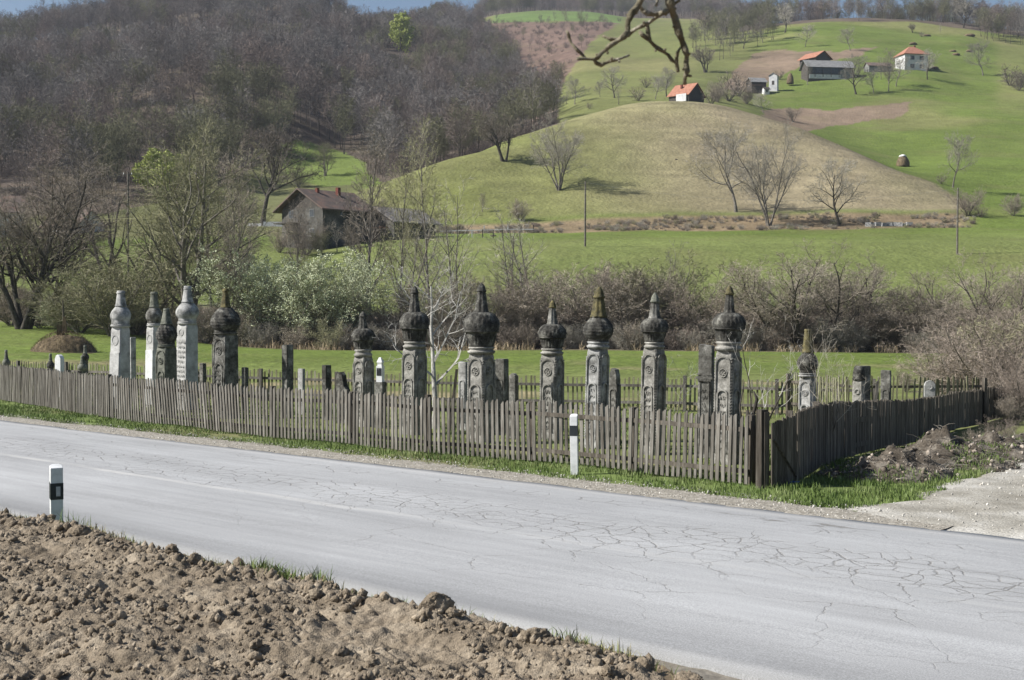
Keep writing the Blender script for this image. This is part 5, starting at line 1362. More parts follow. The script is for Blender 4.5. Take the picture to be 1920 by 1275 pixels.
plant_px('bush', 975, 415, 372, "little grey shrub at the hill foot left of the utility pole", "shrub", ymin=200)

# upper orchard and farm trees
ORCH = [(1078,196,138,'broad',"leaning bare orchard tree nearest the brown shrubby slope"),(1062,196,165,'sapling',"tiny orchard tree at the foot of the leaning one"),
 (1152,184,122,'broad2',"tall dark orchard tree in the middle of the upper left slope"),(1160,196,150,'sapling',"thin orchard tree just in front of the tall dark one"),(1125,182,150,'broad',"low orchard tree left of the tall dark one"),
 (1229,187,135,'broad',"orchard tree left of the orange roof, first of two"),(1250,182,124,'broad2',"taller orchard tree touching the left of the orange roof"),
 (1197,190,158,'clump',"bushy purple shrub left of the orange roof"),(1323,137,85,'fork',"two-stemmed orchard tree on the slope above the orange roof"),
 (1369,105,62,'sapling',"slim tree on the slope left of the upper ploughed patch"),(1394,92,50,'broad2',"tree at the lower corner of the hilltop copse"),
 (1430,80,38,'broad',"bare tree on the green slope under the skyline, left"),(1472,62,5,'broad2',"round-crowned tree standing tall on the skyline"),
 (1510,88,42,'broad',"bare tree in the middle of the bright upper meadow"),(1594,96,48,'broad',"leaning tree above the long barn"),
 (1711,62,44,'fork',"shrubby tree in the meadow above the white house"),(1728,70,58,'clump',"round shrub above the white house"),(1763,64,44,'sapling',"little tree on the meadow edge right of the white house"),
 (1605,177,100,'broad2',"dark-trunked tree standing in front of the barn's right end"),(1638,175,125,'broad',"grey tree between the barn and the white house, lower row"),
 (1652,150,100,'sapling',"slender tree beside the low shed"),(1666,172,88,'tall2',"tallest slender tree just left of the white house"),(1680,162,98,'broad',"tree right in front of the white house corner"),
 (1739,150,92,'broad2',"tree directly right of the white house"),(1843,142,70,'broad',"wide grey tree alone on the right meadow"),(1893,162,118,'clump',"dark shrub on the boundary at the right edge"),
 (1910,170,128,'bush',"grey shrub touching the right picture edge below the wood"),(1487,229,195,'orchard',"low spreading tree on the lower ploughed strip"),(1431,212,168,'broad',"small tree at the left end of the lower ploughed strip"),
 (1514,160,112,'sapling',"thin sapling in front of the barn's left end"),(1385,180,128,'clump',"large dark reddish bush left of the little white buildings"),(1366,190,132,'clump',"dark bush behind the hill crest right of the orange roof"),
 (1345,192,150,'bush',"grey bush right behind the orange roofed building"),(1400,196,160,'bush',"grey bush in front of the little white buildings"),(1335,198,160,'clump',"low purple bush at the gable end of the orange roofed building"),
 (1462,150,128,'clump',"dark bush beside the haystack left of the barn"),(1555,35,-12,'tall2',"tall thin tree on the skyline above the barn"),(1610,40,-10,'tall2',"skyline tree right of the tall thin one above the barn"),
 (1790,44,-15,'tall2',"dark tall tree on the skyline at the upper right, left one"),(1806,52,-15,'broad2',"dark tall tree on the skyline at the upper right, right one"),(1212,165,140,'clump',"brown scrub on the terrace left of the orange roof"),
 (1105,205,190,'clump',"low dark scrub patch on the slope left of the hill top"),(1900,405,360,'bush',"dense dark shrub by the lane at the right edge, lower meadow"),
 (1815,405,348,'redbush',"reddish shrub thicket where the hill foot meets the lane"),(1838,408,382,'clump',"small brown shrub right of the reddish thicket"),(1765,345,322,'clump',"low purple scrub at the right foot of the hill")]
for px, pb, pt, key, lab in ORCH:
    ym = 330 if pb < 260 else 205
    if px in (1487, 1431): ym = 330
    plant_px(key, px, pb, pt, lab, "shrub" if key in ('clump', 'bush', 'redbush') else "tree", "bare trees and shrubs on the far farm slopes", ymin=ym, sx=1.0)

# trees and shrubs along the stream behind the churchyard
STREAM = [('brownbig',45,112,258,1.15,"big brown-twigged tree with a cluster of trunks at the left picture edge"),('brownbig',92,118,300,.9,"second brown tree standing right behind the big one at the left edge"),
 ('tall',322,119,238,.75,"slender pale tree left of the large olive-grey tree"),('tall2',446,117,262,.75,"slender grey tree right of the slim straight-stemmed one"),
 ('pollard',238,128,318,1.0,"dead-looking lopped tree with pale broken tips"),('pollard',205,133,300,.9,"leaning lopped tree just left of the other lopped one"),
 ('spread',352,108,236,1.05,"large olive-grey tree with low forking stems behind the white pillars"),('tall',398,112,214,.8,"slim straight-stemmed tree right of the large olive-grey one"),('tall2',425,104,330,.8,"thin tree leaning over the wide onion-turbaned pillar"),
 ('spread',300,116,372,1.0,"bushy olive tree filling the gap behind the left white pillar"),('olivebush',150,108,505,1.7,"pale green shrub behind the hay heap"),('olivebush',210,104,470,1.5,"olive shrub left of the white pillars"),('olivebush',255,108,455,1.5,"denser olive shrub just behind the white pillars"),
 ('willow',540,103,458,1.25,"large pale silver-green willow bush left of the middle"),('willow',478,106,470,1.0,"pale willow bush at the left flank of the large silver-green one"),('willow',612,103,476,1.0,"pale willow bush at the right flank of the large silver-green one"),('willow',112,110,560,1.1,"low pale green willow bush by the hay heap"),
 ('tall2',556,122,362,.7,"thin forked tree in front of the brown-roofed house"),('tall2',690,118,232,.75,"yellowish slender tree in front of the grey-roofed shed, left one"),('tall',752,112,262,.8,"slender tree with steep limbs in front of the grey-roofed shed, middle one"),
 ('tall',808,110,214,.85,"tallest pale-stemmed slender tree near the picture middle"),('sapling',770,106,390,1.0,"small thin tree between the two tallest slender ones"),('sapling',868,108,330,.9,"faint thin tree leaning right of the tallest slender one"),
 ('bush',735,104,520,1.4,"grey-white twiggy bush behind the row's left stones"),('bush',850,103,508,1.3,"grey bush behind the white-barked young tree"),
 ('sapling',990,106,376,1.1,"slim upright tree left of the utility pole"),('sapling',962,110,400,1.1,"thin pale tree left of the slim upright one"),('redbush',1050,104,480,1.3,"reddish-brown bush between the broadest and the brown pillar"),
 ('bush',920,103,520,1.3,"dark bush behind the broadest pillar"),('bush',1000,104,508,1.3,"brown bush behind the pale brown pillar"),('bush',1110,104,482,1.4,"tall grey bush behind the yellow-capped pillar"),('bush',1178,103,492,1.3,"grey bush left of the slim-finial pillar"),
 ('olivebush',1262,104,462,1.35,"tall greenish bush right of the slim-finial pillar"),('bush',1215,106,500,1.3,"brown bush right behind the slim-finial pillar"),('redbush',1310,103,520,1.3,"reddish bush behind the tall cornice slab"),('sapling',1248,108,448,.9,"thin tree rising from the greenish bush"),
 ('orchard',1478,100,440,1.5,"large spreading many-limbed tree on the right, left one of the trio"),('orchard',1560,102,448,1.45,"middle one of the trio of spreading trees on the right"),('orchard',1612,104,462,1.2,"right one of the trio of spreading trees, smallest"),('sapling',1425,99,505,1.0,"thin leaning tree at the left foot of the spreading trio"),
 ('redbush',1390,102,548,1.6,"low reddish thicket behind the largest right pillar"),('redbush',1470,101,560,1.6,"low reddish thicket under the spreading trio"),('redbush',1550,101,552,1.6,"brown thicket behind the solitary pillar"),('bush',1640,101,556,1.6,"brown thicket behind the headless stones"),
 ('orchard',1790,98,470,1.2,"leaning spreading tree near the right edge, left one"),('orchard',1880,96,455,1.2,"leaning spreading tree near the right edge, right one"),('bush',1720,100,530,1.5,"grey thicket left of the leaning trees"),('redbush',1830,94,560,1.6,"reddish thicket beneath the leaning trees"),('redbush',1925,90,560,1.5,"reddish thicket at the right picture edge"),
 ('bush',20,118,520,1.7,"grey-brown shrub in the lower left behind the meadow"),('redbush',75,114,552,1.5,"pinkish-brown brush at the meadow edge on the left"),('bush',385,103,560,1.3,"dark bush between the tallest white and the onion-turbaned pillars"),('bush',660,103,560,1.4,"dark brush behind the leftmost pointed-cap pillar"),('bush',440,103,575,1.4,"dark brush right behind the onion-turbaned pillar")]
for key, px, Y, pt, sx, lab in STREAM:
    lean = (0, 0)
    if 'leaning' in lab and key in ('orchard', 'tall2', 'sapling'): lean = (0, rnd.choice((-12, 12)))
    plant_y(key, px, Y, pt, lab, "shrub" if 'bush' in key or key == 'willow' else "tree", "trees and shrubs along the stream", sx=sx, lean=lean)

# ---- instanced masses (nobody could count them)
def mass(name, label, keys, pts, scl, rot, idx):
    col = bpy.data.collections.new(name + "_kinds")
    for i, k in enumerate(keys):
        o_ = bpy.data.objects.new("%02d_%s" % (i, k), k if not isinstance(k, str) else None)
        col.objects.link(o_)
    me = bpy.data.meshes.new(name); me.vertices.add(len(pts)); me.vertices.foreach_set("co", np.asarray(pts, dtype=np.float32).ravel())
    for nm, ty, dat in (("scl", 'FLOAT', scl), ("rot", 'FLOAT', rot), ("idx", 'INT', idx)):
        a_ = me.attributes.new(nm, ty, 'POINT'); a_.data.foreach_set("value", np.asarray(dat, dtype=np.float32 if ty == 'FLOAT' else np.int32))
    o_ = bpy.data.objects.new(name, me); link(o_)
    ng = bpy.data.node_groups.new(name, 'GeometryNodeTree')
    ng.interface.new_socket("Geometry", in_out='INPUT', socket_type='NodeSocketGeometry'); ng.interface.new_socket("Geometry", in_out='OUTPUT', socket_type='NodeSocketGeometry')
    N = ng.nodes; L = ng.links
    gi = N.new("NodeGroupInput"); go = N.new("NodeGroupOutput"); ci = N.new("GeometryNodeCollectionInfo"); ci.inputs[0].default_value = col
    ci.inputs["Separate Children"].default_value = True; ci.inputs["Reset Children"].default_value = True
    ip = N.new("GeometryNodeInstanceOnPoints"); ip.inputs["Pick Instance"].default_value = True
    def na(nm, ty):
        n = N.new("GeometryNodeInputNamedAttribute"); n.data_type = ty; n.inputs["Name"].default_value = nm
        return [q for q in n.outputs if q.enabled and q.name == "Attribute"][0]
    cx = N.new("ShaderNodeCombineXYZ"); L.new(na("rot", 'FLOAT'), cx.inputs[2])
    L.new(gi.outputs[0], ip.inputs["Points"]); L.new(ci.outputs[0], ip.inputs["Instance"]); L.new(na("idx", 'INT'), ip.inputs["Instance Index"])
    L.new(cx.outputs[0], ip.inputs["Rotation"]); L.new(na("scl", 'FLOAT'), ip.inputs["Scale"]); L.new(ip.outputs[0], go.inputs[0])
    md = o_.modifiers.new("spread", 'NODES'); md.node_group = ng
    return tag(o_, label, kind="stuff")

def combined(seed, H, mats, *a, **k):
    T, K, Lf = gen_tree(seed, H, *a, **k)
    B = MB(); B.add(T.v, T.f); n1 = len(B.f); B.t = list(T.t); B.v = list(T.v)
    b = len(B.v); B.v += K.v; B.t += K.t; B.f += [tuple(i + b for i in f) for f in K.f]; n2 = len(B.f)
    b = len(B.v); B.v += Lf.v; B.t += Lf.t; B.f += [tuple(i + b for i in f) for f in Lf.f]
    return B.mesh("forest_tree", mats, False, [0] * n1 + [1] * (n2 - n1) + [2] * (len(B.f) - n2))
M_fb = nmat('wood_brown_twigs', [(0.115, 0.102, 0.094), (0.195, 0.174, 0.162)], scale=0.4, objrand=0.38)
M_fg = nmat('wood_grey_twigs', [(0.145, 0.134, 0.125), (0.235, 0.219, 0.205)], scale=0.4, objrand=0.36)
M_fr = nmat('wood_reddish_twigs', [(0.13, 0.104, 0.09), (0.215, 0.176, 0.156)], scale=0.4, objrand=0.36)
M_fo = nmat('wood_budding_twigs', [(0.12, 0.118, 0.07), (0.19, 0.185, 0.115)], scale=0.4, objrand=0.30)
LV = [(14, .36, 42, .06, .30), (8, .5, 42, .04, .15), (9, .55, 40, .0, .1)]
KF = [combined(301, 14, (M_bark_d, M_fb, M_leaf_y), 1, 2, .11, LV, .035, first=1.0, wob=.05, trunk_levels=1),
      combined(302, 13, (M_bark, M_fg, M_leaf_y), 1, 3, .12, [(13, .42, 46, .05, .28), (8, .5, 44, .03, .15), (9, .55, 40, .0, .1)], .035, first=.9, wob=.06, trunk_levels=1),
      combined(303, 14, (M_bark_d, M_fr, M_leaf_y), 1, 3, .11, LV, .035, first=.95, wob=.07, trunk_levels=1),
      combined(304, 12, (M_bark_d, M_fo, M_leaf_y), 2, 6, .10, LV, .035, first=.9, wob=.06, trunk_levels=1),
      combined(305, 15, (M_bark, M_fb, M_leaf_y), 1, 2, .10, LV, .032, first=1.0, wob=.05, trunk_levels=1),
      combined(306, 4, (M_bark_d, M_fr, M_leaf_y), 7, 40, .04, [(8, .42, 40, .04, .1), (8, .5, 40, .0, .1)], .03, first=.9, trunk_levels=1)]
rs = np.random.RandomState(12)
N_ = 110000
Yq = np.sqrt(rs.uniform(235 ** 2, 1650 ** 2, N_)); pxq = rs.uniform(-120, 2040, N_); xq = (pxq - 960) / F * Yq
zq = h(xq, Yq); pyq = pyof(zq, Yq)
left = inpoly(pxq, pyq, FOREST) & (Yq > 235) & ((pxq < 690) | (Yq > 292)) & (Yq < 900)
glade = inpoly(pxq, pyq, [(520,268),(560,255),(640,278),(700,302),(680,350),(600,360),(540,340)]) & (Yq < 340)
shr = inpoly(pxq, pyq, SHRUBBY) & (Yq > 330) & (Yq < 900)
ridge = (Yq > 1000) & (Yq < 1560) & (pxq > 780) & (pxq < 1530)
top = (pxq > 1380) & (Yq > 668) & (Yq < 745) | (pxq > 1835) & (Yq > 610) & (Yq < 745)
cop = inpoly(pxq, pyq, [(1330,62),(1420,45),(1450,75),(1390,100),(1330,120),(1290,95)]) & (Yq > 450) & (Yq < 900)
edge2 = inpoly(pxq, pyq, [(840,60),(930,110),(1000,180),(1045,205),(1010,262),(900,275),(820,200)]) & (Yq > 290) & (Yq < 700)
dens = np.zeros(N_)
dens[left & ~glade] = 1.0; dens[edge2] = 1.0; dens[shr & ~edge2] = .22; dens[ridge] = .42; dens[top] = 1.0; dens[cop] = .35
# area per sample: whole sector / N
area = (2160 / F) * (1650 ** 2 - 235 ** 2) / 2 / N_
dens = dens * (area / 24.0)
dens[(Yq > 655) & (pxq < 420)] *= .45
dens[(pxq > 225) & (pxq < 390) & (Yq < 272)] *= .1
dens[(pxq > 715) & (pxq < 790) & (pyq > 100) & (pyq < 150)] = 0
reps = rs.poisson(dens)
keep = reps > 0
xk, yk, zk, pk = xq[keep], Yq[keep], zq[keep], pxq[keep]
sk = rs.uniform(.75, 1.2, len(xk)); sk[shr[keep] & ~edge2[keep]] *= .55
sk = sk * (0.85 + .35 * fbm(xk / 60, yk / 60, 301, 2))
tn = fbm(xk / 35, yk / 35, 303, 3)
ik = np.where(tn < .40, 1, np.where(tn < .52, 0, np.where(tn < .60, 2, 3)))
mixi = rs.rand(len(xk)); ik = np.where(mixi < .25, rs.randint(0, 5, len(xk)), ik)
ik = np.where(shr[keep] & ~edge2[keep] & (rs.rand(len(xk)) < .8), 5, ik)
sk = np.where(ik == 5, sk * 1.3, sk)
ub = (left & ~glade & (Yq < 350)) & ~((pxq > 225) & (pxq < 390) & (Yq < 272)) & (rs.rand(N_) < .05 * area)
xk = np.concatenate([xk, xq[ub]]); yk = np.concatenate([yk, Yq[ub]]); zk = np.concatenate([zk, zq[ub]]); ik = np.concatenate([ik, np.full(ub.sum(), 5)]); sk = np.concatenate([sk, rs.uniform(.5, 1.0, ub.sum())])
print("forest trees", len(xk))
mass("forest", "leafless brown and grey woodland covering the hillsides as one mass", KF, np.stack([xk, yk, zk - .2], 1), sk, rs.rand(len(xk)) * 6.28, ik)

# brush along the stream and on the bank
def bushmesh(seed, H, tw, mats, st=12):
    return combined(seed, H, mats, st, 42, .035, [(10, .42, 40, .05, .05), (8, .52, 40, .02, .1), (5, .5, 40, 0, .1)], tw, first=.9, trunk_levels=1)
KB = [bushmesh(401, 2.4, .008, (M_bark, M_tw_brown, M_leaf_y)), bushmesh(402, 2.2, .008, (M_bark_d, M_tw_red, M_leaf_y)), bushmesh(403, 2.6, .008, (M_bark, M_tw_grey, M_leaf_y)), bushmesh(404, 2.4, .008, (M_bark_d, M_tw_olive, M_leaf_y))]
n = 400
pb_ = rs.uniform(-80, 2010, n); yb_ = 98.5 + 14 * rs.rand(n) ** 1.3 + 26 * ss(620, -60, pb_)
yb_ = np.where(pb_ > 1680, yb_ - 4 * rs.rand(n), yb_)
xb_ = (pb_ - 960) / F * yb_
ib = np.where(pb_ > 1250, rs.choice([0, 1, 2, 3], n), np.where(pb_ < 620, rs.choice([0, 3, 3, 2], n), rs.choice([0, 0, 2, 1], n)))
sb = rs.uniform(.45, 1.15, n)
mass("undergrowth", "tangled leafless brush lining the stream beyond the meadow", KB, np.stack([xb_, yb_, h(xb_, yb_) - .1], 1), sb, rs.rand(n) * 6.28, ib)
n = 1100
pb_ = rs.uniform(800, 1830, n); yb_ = rs.uniform(201, 217, n); xb_ = (pb_ - 960) / F * yb_
kp = (fbm(pb_ / 60, yb_ / 5, 405, 2) > .45)
pb_, yb_, xb_ = pb_[kp], yb_[kp], xb_[kp]
mass("bank_scrub", "low brown scrub on the bank at the foot of the hill", KB, np.stack([xb_, yb_, h(xb_, yb_) - .1], 1), rs.uniform(.12, .40, len(xb_)), rs.rand(len(xb_)) * 6.28, rs.choice([0, 1, 2, 3], len(xb_)))

n = 9000; rs = np.random.RandomState(44)
pp = rs.uniform(-60, 1800, n); yy = 96.5 + 3.2 * rs.rand(n) + 30 * ss(620, -60, pp); xx = (pp - 960) / F * yy
kp = fbm(pp / 45, yy * 0, 415, 3) > .42
xx, yy = xx[kp], yy[kp]
grass_obj("dry_reeds", xx, yy, h(xx, yy), .25 + .75 * rs.rand(len(xx)) ** 2, np.full(len(xx), .035), 14, "straw-coloured dead grass along the far edge of the meadow", nmat("straw_blade", [(.26, .20, .125), (.42, .34, .23)], scale=.3), bend=1.2)

# ---- near shrubs on the right, beside the track
NEAR = [('redbush',1795,43,615,1.35,"reddish bramble-like bush left of the dense one, behind the white crescent stone"),('redbush',1862,41,572,1.35,"largest reddish bush overhanging the end of the board fence"),('olivebush',1925,42,560,1.35,"greenish-brown bush cut by the right picture edge"),
 ('redbush',1905,37,650,1.0,"lower reddish bush right of the board fence end"),('bush',1760,46,655,1.1,"sparse brown bush behind the white crescent stone"),('redbush',1840,47,600,1.2,"tall reddish bush farther back behind the fence end"),('redbush',1965,39,600,1.2,"reddish bush outside the right edge whose twigs reach in"),('bush',1890,35.5,735,.9,"low twiggy scrub at the foot of the board fence end"),('bush',1700,50,690,1.1,"low sparse brush behind the narrow panelled slab")]
NEAR += [('bush', 1830, 27.5, 800, .8, 'small twiggy shrub growing on the rubble by the fence'), ('redbush', 1880, 29.5, 775, .9, 'low tangled shrub on the rear rubble heap')]
for key, px, Y, pt, sx, lab in NEAR:
    plant_y(key, px, Y, pt, lab, "shrub", "reddish shrubs by the track", sx=sx)

# white-barked young tree and saplings among the stones
T, K, Lf = gen_tree(62, 4.7, 1, 3, .085, [(11, .50, 50, .05, .30), (7, .46, 46, .05, .3), (6, .5, 44, .03, .3)], .005, first=.8, wob=.10, cone=True, trunk_levels=1)
x_, y_ = uof(812) * 31, 31.0; zb = hz(x_, y_)
r_ = empty("walnut_tree", (x_, y_, zb), 0.6, "young white-barked leafless tree growing among the gravestones", "tree")
T.build("trunk", M_bark_w, r_, True); K.build("crown", M_bark_w, r_)
sc_ = (CZ + float(dzof(470)) * 31 - zb) / 4.7; r_.scale = (sc_, sc_, sc_)
T, K, Lf = gen_tree(64, 2.6, 2, 4, .028, [(5, .42, 36, .06, .4), (4, .5, 38, .05, .3), (3, .5, 40, .02, .3)], .003, first=.85, wob=.12, cone=True, trunk_levels=1)
x_, y_ = uof(1408) * 23, 23.0; r_ = empty("sapling", (x_, y_, hz(x_, y_)), 0, "thin dark-stemmed sapling with pale twigs right of the largest right pillar", "tree"); T.build("trunk", M_bark_d, r_, True); K.build("crown", M_bark_w, r_)
T, K, Lf = gen_tree(67, 2.7, 2, 12, .022, [(7, .5, 40, .06, .25), (5, .5, 42, .05, .3), (4, .5, 40, .02, .3)], .0035, first=.85, wob=.09, cone=True, trunk_levels=1)
x_, y_ = uof(1548) * 24, 24.0; r_ = empty("sapling", (x_, y_, hz(x_, y_)), 2.2, "thin grey sapling against the board fence, right of the solitary mossy pillar", "tree"); T.build("trunk", M_bark, r_, True); K.build("crown", M_tw_grey, r_)
T, K, Lf = gen_tree(69, 2.0, 1, 18, .02, [(8, .6, 48, .04, .25), (5, .5, 42, .05, .3), (3, .5, 40, .02, .3)], .0035, first=.85, wob=.10, cone=True, trunk_levels=1)
x_, y_ = uof(1262) * 27, 27.0; r_ = empty("sapling", (x_, y_, hz(x_, y_)), 1.0, "low spreading sapling between the slim-finial pillar and the cornice slab", "tree"); T.build("trunk", M_bark, r_, True); K.build("crown", M_bark_w, r_)

# dead stump-like branch by the gate
m = MB(); m.tube([(0, 0, 0), (-.03, 0, .5), (.02, 0, .9), (.0, 0, 1.15)], [.035, .03, .04, .03], 7); m.tube([(0.01, 0, .85), (.10, .02, 1.1), (.15, 0, 1.32), (.10, 0, 1.45)], [.03, .03, .028, .012], 6); m.tube([(-.02, 0, .6), (-.12, 0, 1.2), (-.05, 0, 1.6)], [.02, .014, .006], 5)
o_ = m.build("dead_stem", M_bark_d, None, True, (uof(1402) * 21, 21.0, 0)); tag(o_, "dark broken stem rising behind the fence by the gate post", "stem")

# ------------------------------------------------------------------ overhanging branch, close to the camera
def cp(cx, cy, Yd=3.0): return at(1000 + cx * .20833, cy * .20833, Yd)
root = empty("hanging_branch", cp(1215, -400), 0, "close blurred bare branch hanging into the picture from the top edge", "branch")
o0 = Vector(root.location)
def lim(pl, r0_, r1_, name, dy=0.0, mat=M_branch):
    m = MB(); k = len(pl)
    pts = [cp(a_, b_, 3.0 + dy * i / k + .01 * math.sin(i * 2.1)) - o0 for i, (a_, b_) in enumerate(pl)]
    rad = [.88 * (r0_ + (r1_ - r0_) * i / (k - 1)) * (1 + .18 * ((i * 7) % 3 - 1)) for i in range(k)]
    m.tube(pts, rad, 9); return m.build(name, mat, root, True)
lim([(900, -1400), (1000, -900), (1120, -600), (1190, -300), (1215, -60), (1230, 30), (1255, 110), (1275, 160), (1310, 290), (1335, 360), (1350, 400), (1370, 460), (1382, 500), (1375, 570), (1385, 640), (1365, 700), (1362, 760)], .0125, .0055, "main_limb")
lim([(1120, -600), (1060, -300), (985, -60), (960, 20), (925, 75), (885, 120), (852, 200), (848, 290), (815, 330), (770, 362), (735, 385), (690, 412), (650, 450), (615, 475), (580, 520), (545, 533), (470, 530), (400, 530)], .0105, .0035, "left_limb", -.1)
lim([(470, 527), (430, 480), (400, 455), (345, 395), (325, 345), (318, 310), (300, 278)], .0045, .0035, "spur_twig", .05)
lim([(545, 530), (570, 570), (612, 585), (645, 570), (690, 550), (735, 540), (790, 525), (862, 498)], .0062, .003, "spur_twig", .05)
lim([(775, 362), (740, 355), (700, 352), (660, 338), (625, 322)], .0062, .004, "spur_twig")
lim([(1320, 0), (1220, 68), (1150, 128), (1090, 170), (1040, 205), (985, 230), (930, 255), (880, 290), (850, 315)], .0042, .0058, "cross_twig", .04)
lim([(958, 55), (985, 95), (1030, 122), (1090, 132), (1150, 118), (1190, 112), (1230, 95)], .0065, .0055, "cross_twig")
lim([(1022, 205), (1030, 260), (1035, 320), (1055, 375), (1090, 410), (1140, 445), (1185, 475), (1215, 495), (1245, 540), (1275, 560), (1295, 585), (1302, 640)], .0058, .004, "cross_twig", .05)
lim([(1050, 365), (1015, 340), (985, 318), (958, 285)], .0062, .005, "spur_twig")
lim([(1292, 600), (1290, 520), (1300, 470), (1325, 425)], .0055, .0028, "spur_twig")
lim([(1115, -40), (1118, 10), (1108, 48)], .0045, .003, "spur_twig")

rr = random.Random(17)
for a_, b_, dx_, dy_ in [(1250, 95, 30, -18), (1290, 220, -28, 20), (1325, 330, 26, 14), (1378, 480, 30, 6), (1372, 600, -24, 26), (1387, 680, 30, 4), (870, 150, -26, -14), (905, 95, 24, 22), (655, 448, 14, 30), (590, 515, -20, -24), (1110, 430, -10, 26), (1170, 465, 18, -22), (700, 548, 6, -26), (760, 532, 14, 22), (1000, 222, -6, -24), (1180, 108, 12, 24)]:
    lim([(a_, b_), (a_ + dx_ * .6, b_ + dy_ * .6), (a_ + dx_, b_ + dy_)], .0042, .0028, "spur_bud")
# ------------------------------------------------------------------ buildings
def gable(root, w, d, wh, rh, mw, mr_, over=.4, axis='x', th=.14, gable_mat=None):
    """walls w x d, ridge along axis"""
    m = MB(); m.box((0, 0, wh / 2 - 1), (w, d, wh + 2)); m.build("wall", mw, root)
    m = MB()
    if axis == 'x':
        for sx_ in (-1, 1):
            x0 = sx_ * (w / 2 - .001) ; x1 = x0 - sx_ * .2
            m.add([(x0, -d/2, wh), (x0, d/2, wh), (x0, 0, wh + rh), (x1, -d/2, wh), (x1, d/2, wh), (x1, 0, wh + rh)], [(0, 1, 2), (5, 4, 3), (0, 3, 4, 1), (1, 4, 5, 2), (2, 5, 3, 0)])
    else:
        for sy_ in (-1, 1):
            y0 = sy_ * (d / 2 - .001); y1 = y0 - sy_ * .2
            m.add([(-w/2, y0, wh), (w/2, y0, wh), (0, y0, wh + rh), (-w/2, y1, wh), (w/2, y1, wh), (0, y1, wh + rh)], [(0, 1, 2), (5, 4, 3), (0, 3, 4, 1), (1, 4, 5, 2), (2, 5, 3, 0)])
    m.build("gable", gable_mat or mw, root)
    m = MB()
    hw = (d if axis == 'x' else w) / 2; ln = (w if axis == 'x' else d) / 2 + over
    k = rh / hw; lo = wh - over * k
    for sg in (-1, 1):
        a0, a1 = sg * (hw + over), 0.0
        q = [(-ln, a0, lo + .02), (ln, a0, lo + .02), (ln, a1, wh + rh + .02), (-ln, a1, wh + rh + .02)]
        vs = q + [(a_, b_, c_ + th) for a_, b_, c_ in q]
        if axis == 'y': vs = [(b_, a_, c_) for a_, b_, c_ in vs]
        m.add(vs, [(0, 3, 2, 1), (4, 5, 6, 7), (0, 1, 5, 4), (1, 2, 6, 5), (2, 3, 7, 6), (3, 0, 4, 7)])
    return m.build("roof", mr_, root)
def opening(root, x, y, z, w, hh, face='-y', mat=M_glass, name="window", fr=M_wallg):
    m = MB(); dx_, dy_ = (w, .10) if face in '-y+y' else (.10, w)
    m.box((x, y, z), (dx_, dy_, hh)); o_ = m.build(name, fr, root)
    m = MB(); sg = {'-y': (0, -1), '+x': (1, 0), '-x': (-1, 0)}[face]
    m.box((x + sg[0] * .04, y + sg[1] * .04, z), (dx_ * .84 if face == '-y' else .06, dy_ * .84 if face != '-y' else .06, hh * .86)); m.build("pane", mat, o_)
    return o_
def bld(px, py, rz, name, label, ymin=60, Y=None):
    if Y is None: q = hit(px, py, ymin)
    else: q = Vector((uof(px) * Y, Y, CZ + float(dzof(py)) * Y))
    return empty(name, q, R(rz), label, "building"), F / q.y

M_wallh = nmat("shade_darkened_render", [(0.04, 0.039, 0.034), (0.082, 0.079, 0.072), (0.14, 0.136, 0.125)], scale=0.8, detail=7, fine=0.15, fscale=8)  # grey house render, shade of eaves and balcony put into its dark colour
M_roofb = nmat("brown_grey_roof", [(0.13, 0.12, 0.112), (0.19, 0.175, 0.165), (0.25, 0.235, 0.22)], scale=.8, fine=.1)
# brown-roofed house left of centre: gable to the front left
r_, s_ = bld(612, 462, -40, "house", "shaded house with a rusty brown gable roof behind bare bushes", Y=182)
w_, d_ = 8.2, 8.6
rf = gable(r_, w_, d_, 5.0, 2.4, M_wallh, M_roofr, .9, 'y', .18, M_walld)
m = MB(); m.box((1.1, 1.2, 7.35), (.5, .5, 1.3)); m.build("chimney", M_brick, rf)
m = MB(); m.box((.7, -2.2, 7.3), (.4, .4, .9)); m.build("chimney", M_brick, rf)
for zz in (1.6, 4.2):
    for xx in (-2.2, 2.0): opening(r_, xx, -d_/2, zz, 1.0, 1.1)
    opening(r_, w_/2, -1.0, zz, .5, .6, '+x'); opening(r_, w_/2, 2.2, zz, .9, 1.0, '+x')
m = MB(); m.box((-2.2, -d_/2 - .9, 2.95), (3.2, 1.7, .14)); m.build("balcony", M_walld, r_)
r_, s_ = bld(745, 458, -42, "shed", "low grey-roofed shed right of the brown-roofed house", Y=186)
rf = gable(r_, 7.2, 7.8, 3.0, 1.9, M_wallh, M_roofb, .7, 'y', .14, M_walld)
m = MB(); m.box((1.2, -4.6, 2.05), (2.4, 1.7, .12)); m.build("porch_roof", M_rooft, r_)
m = MB(); m.box((.1, -5.3, 1.0), (.12, .12, 2.0)); m.box((2.3, -5.3, 1.0), (.12, .12, 2.0)); m.build("porch_post", M_walld, r_)
opening(r_, 1.2, -3.8, 1.1, .9, 1.9, '-y', M_walld, "door"); opening(r_, 3.2, 1.0, 1.5, .8, .8, '+x')
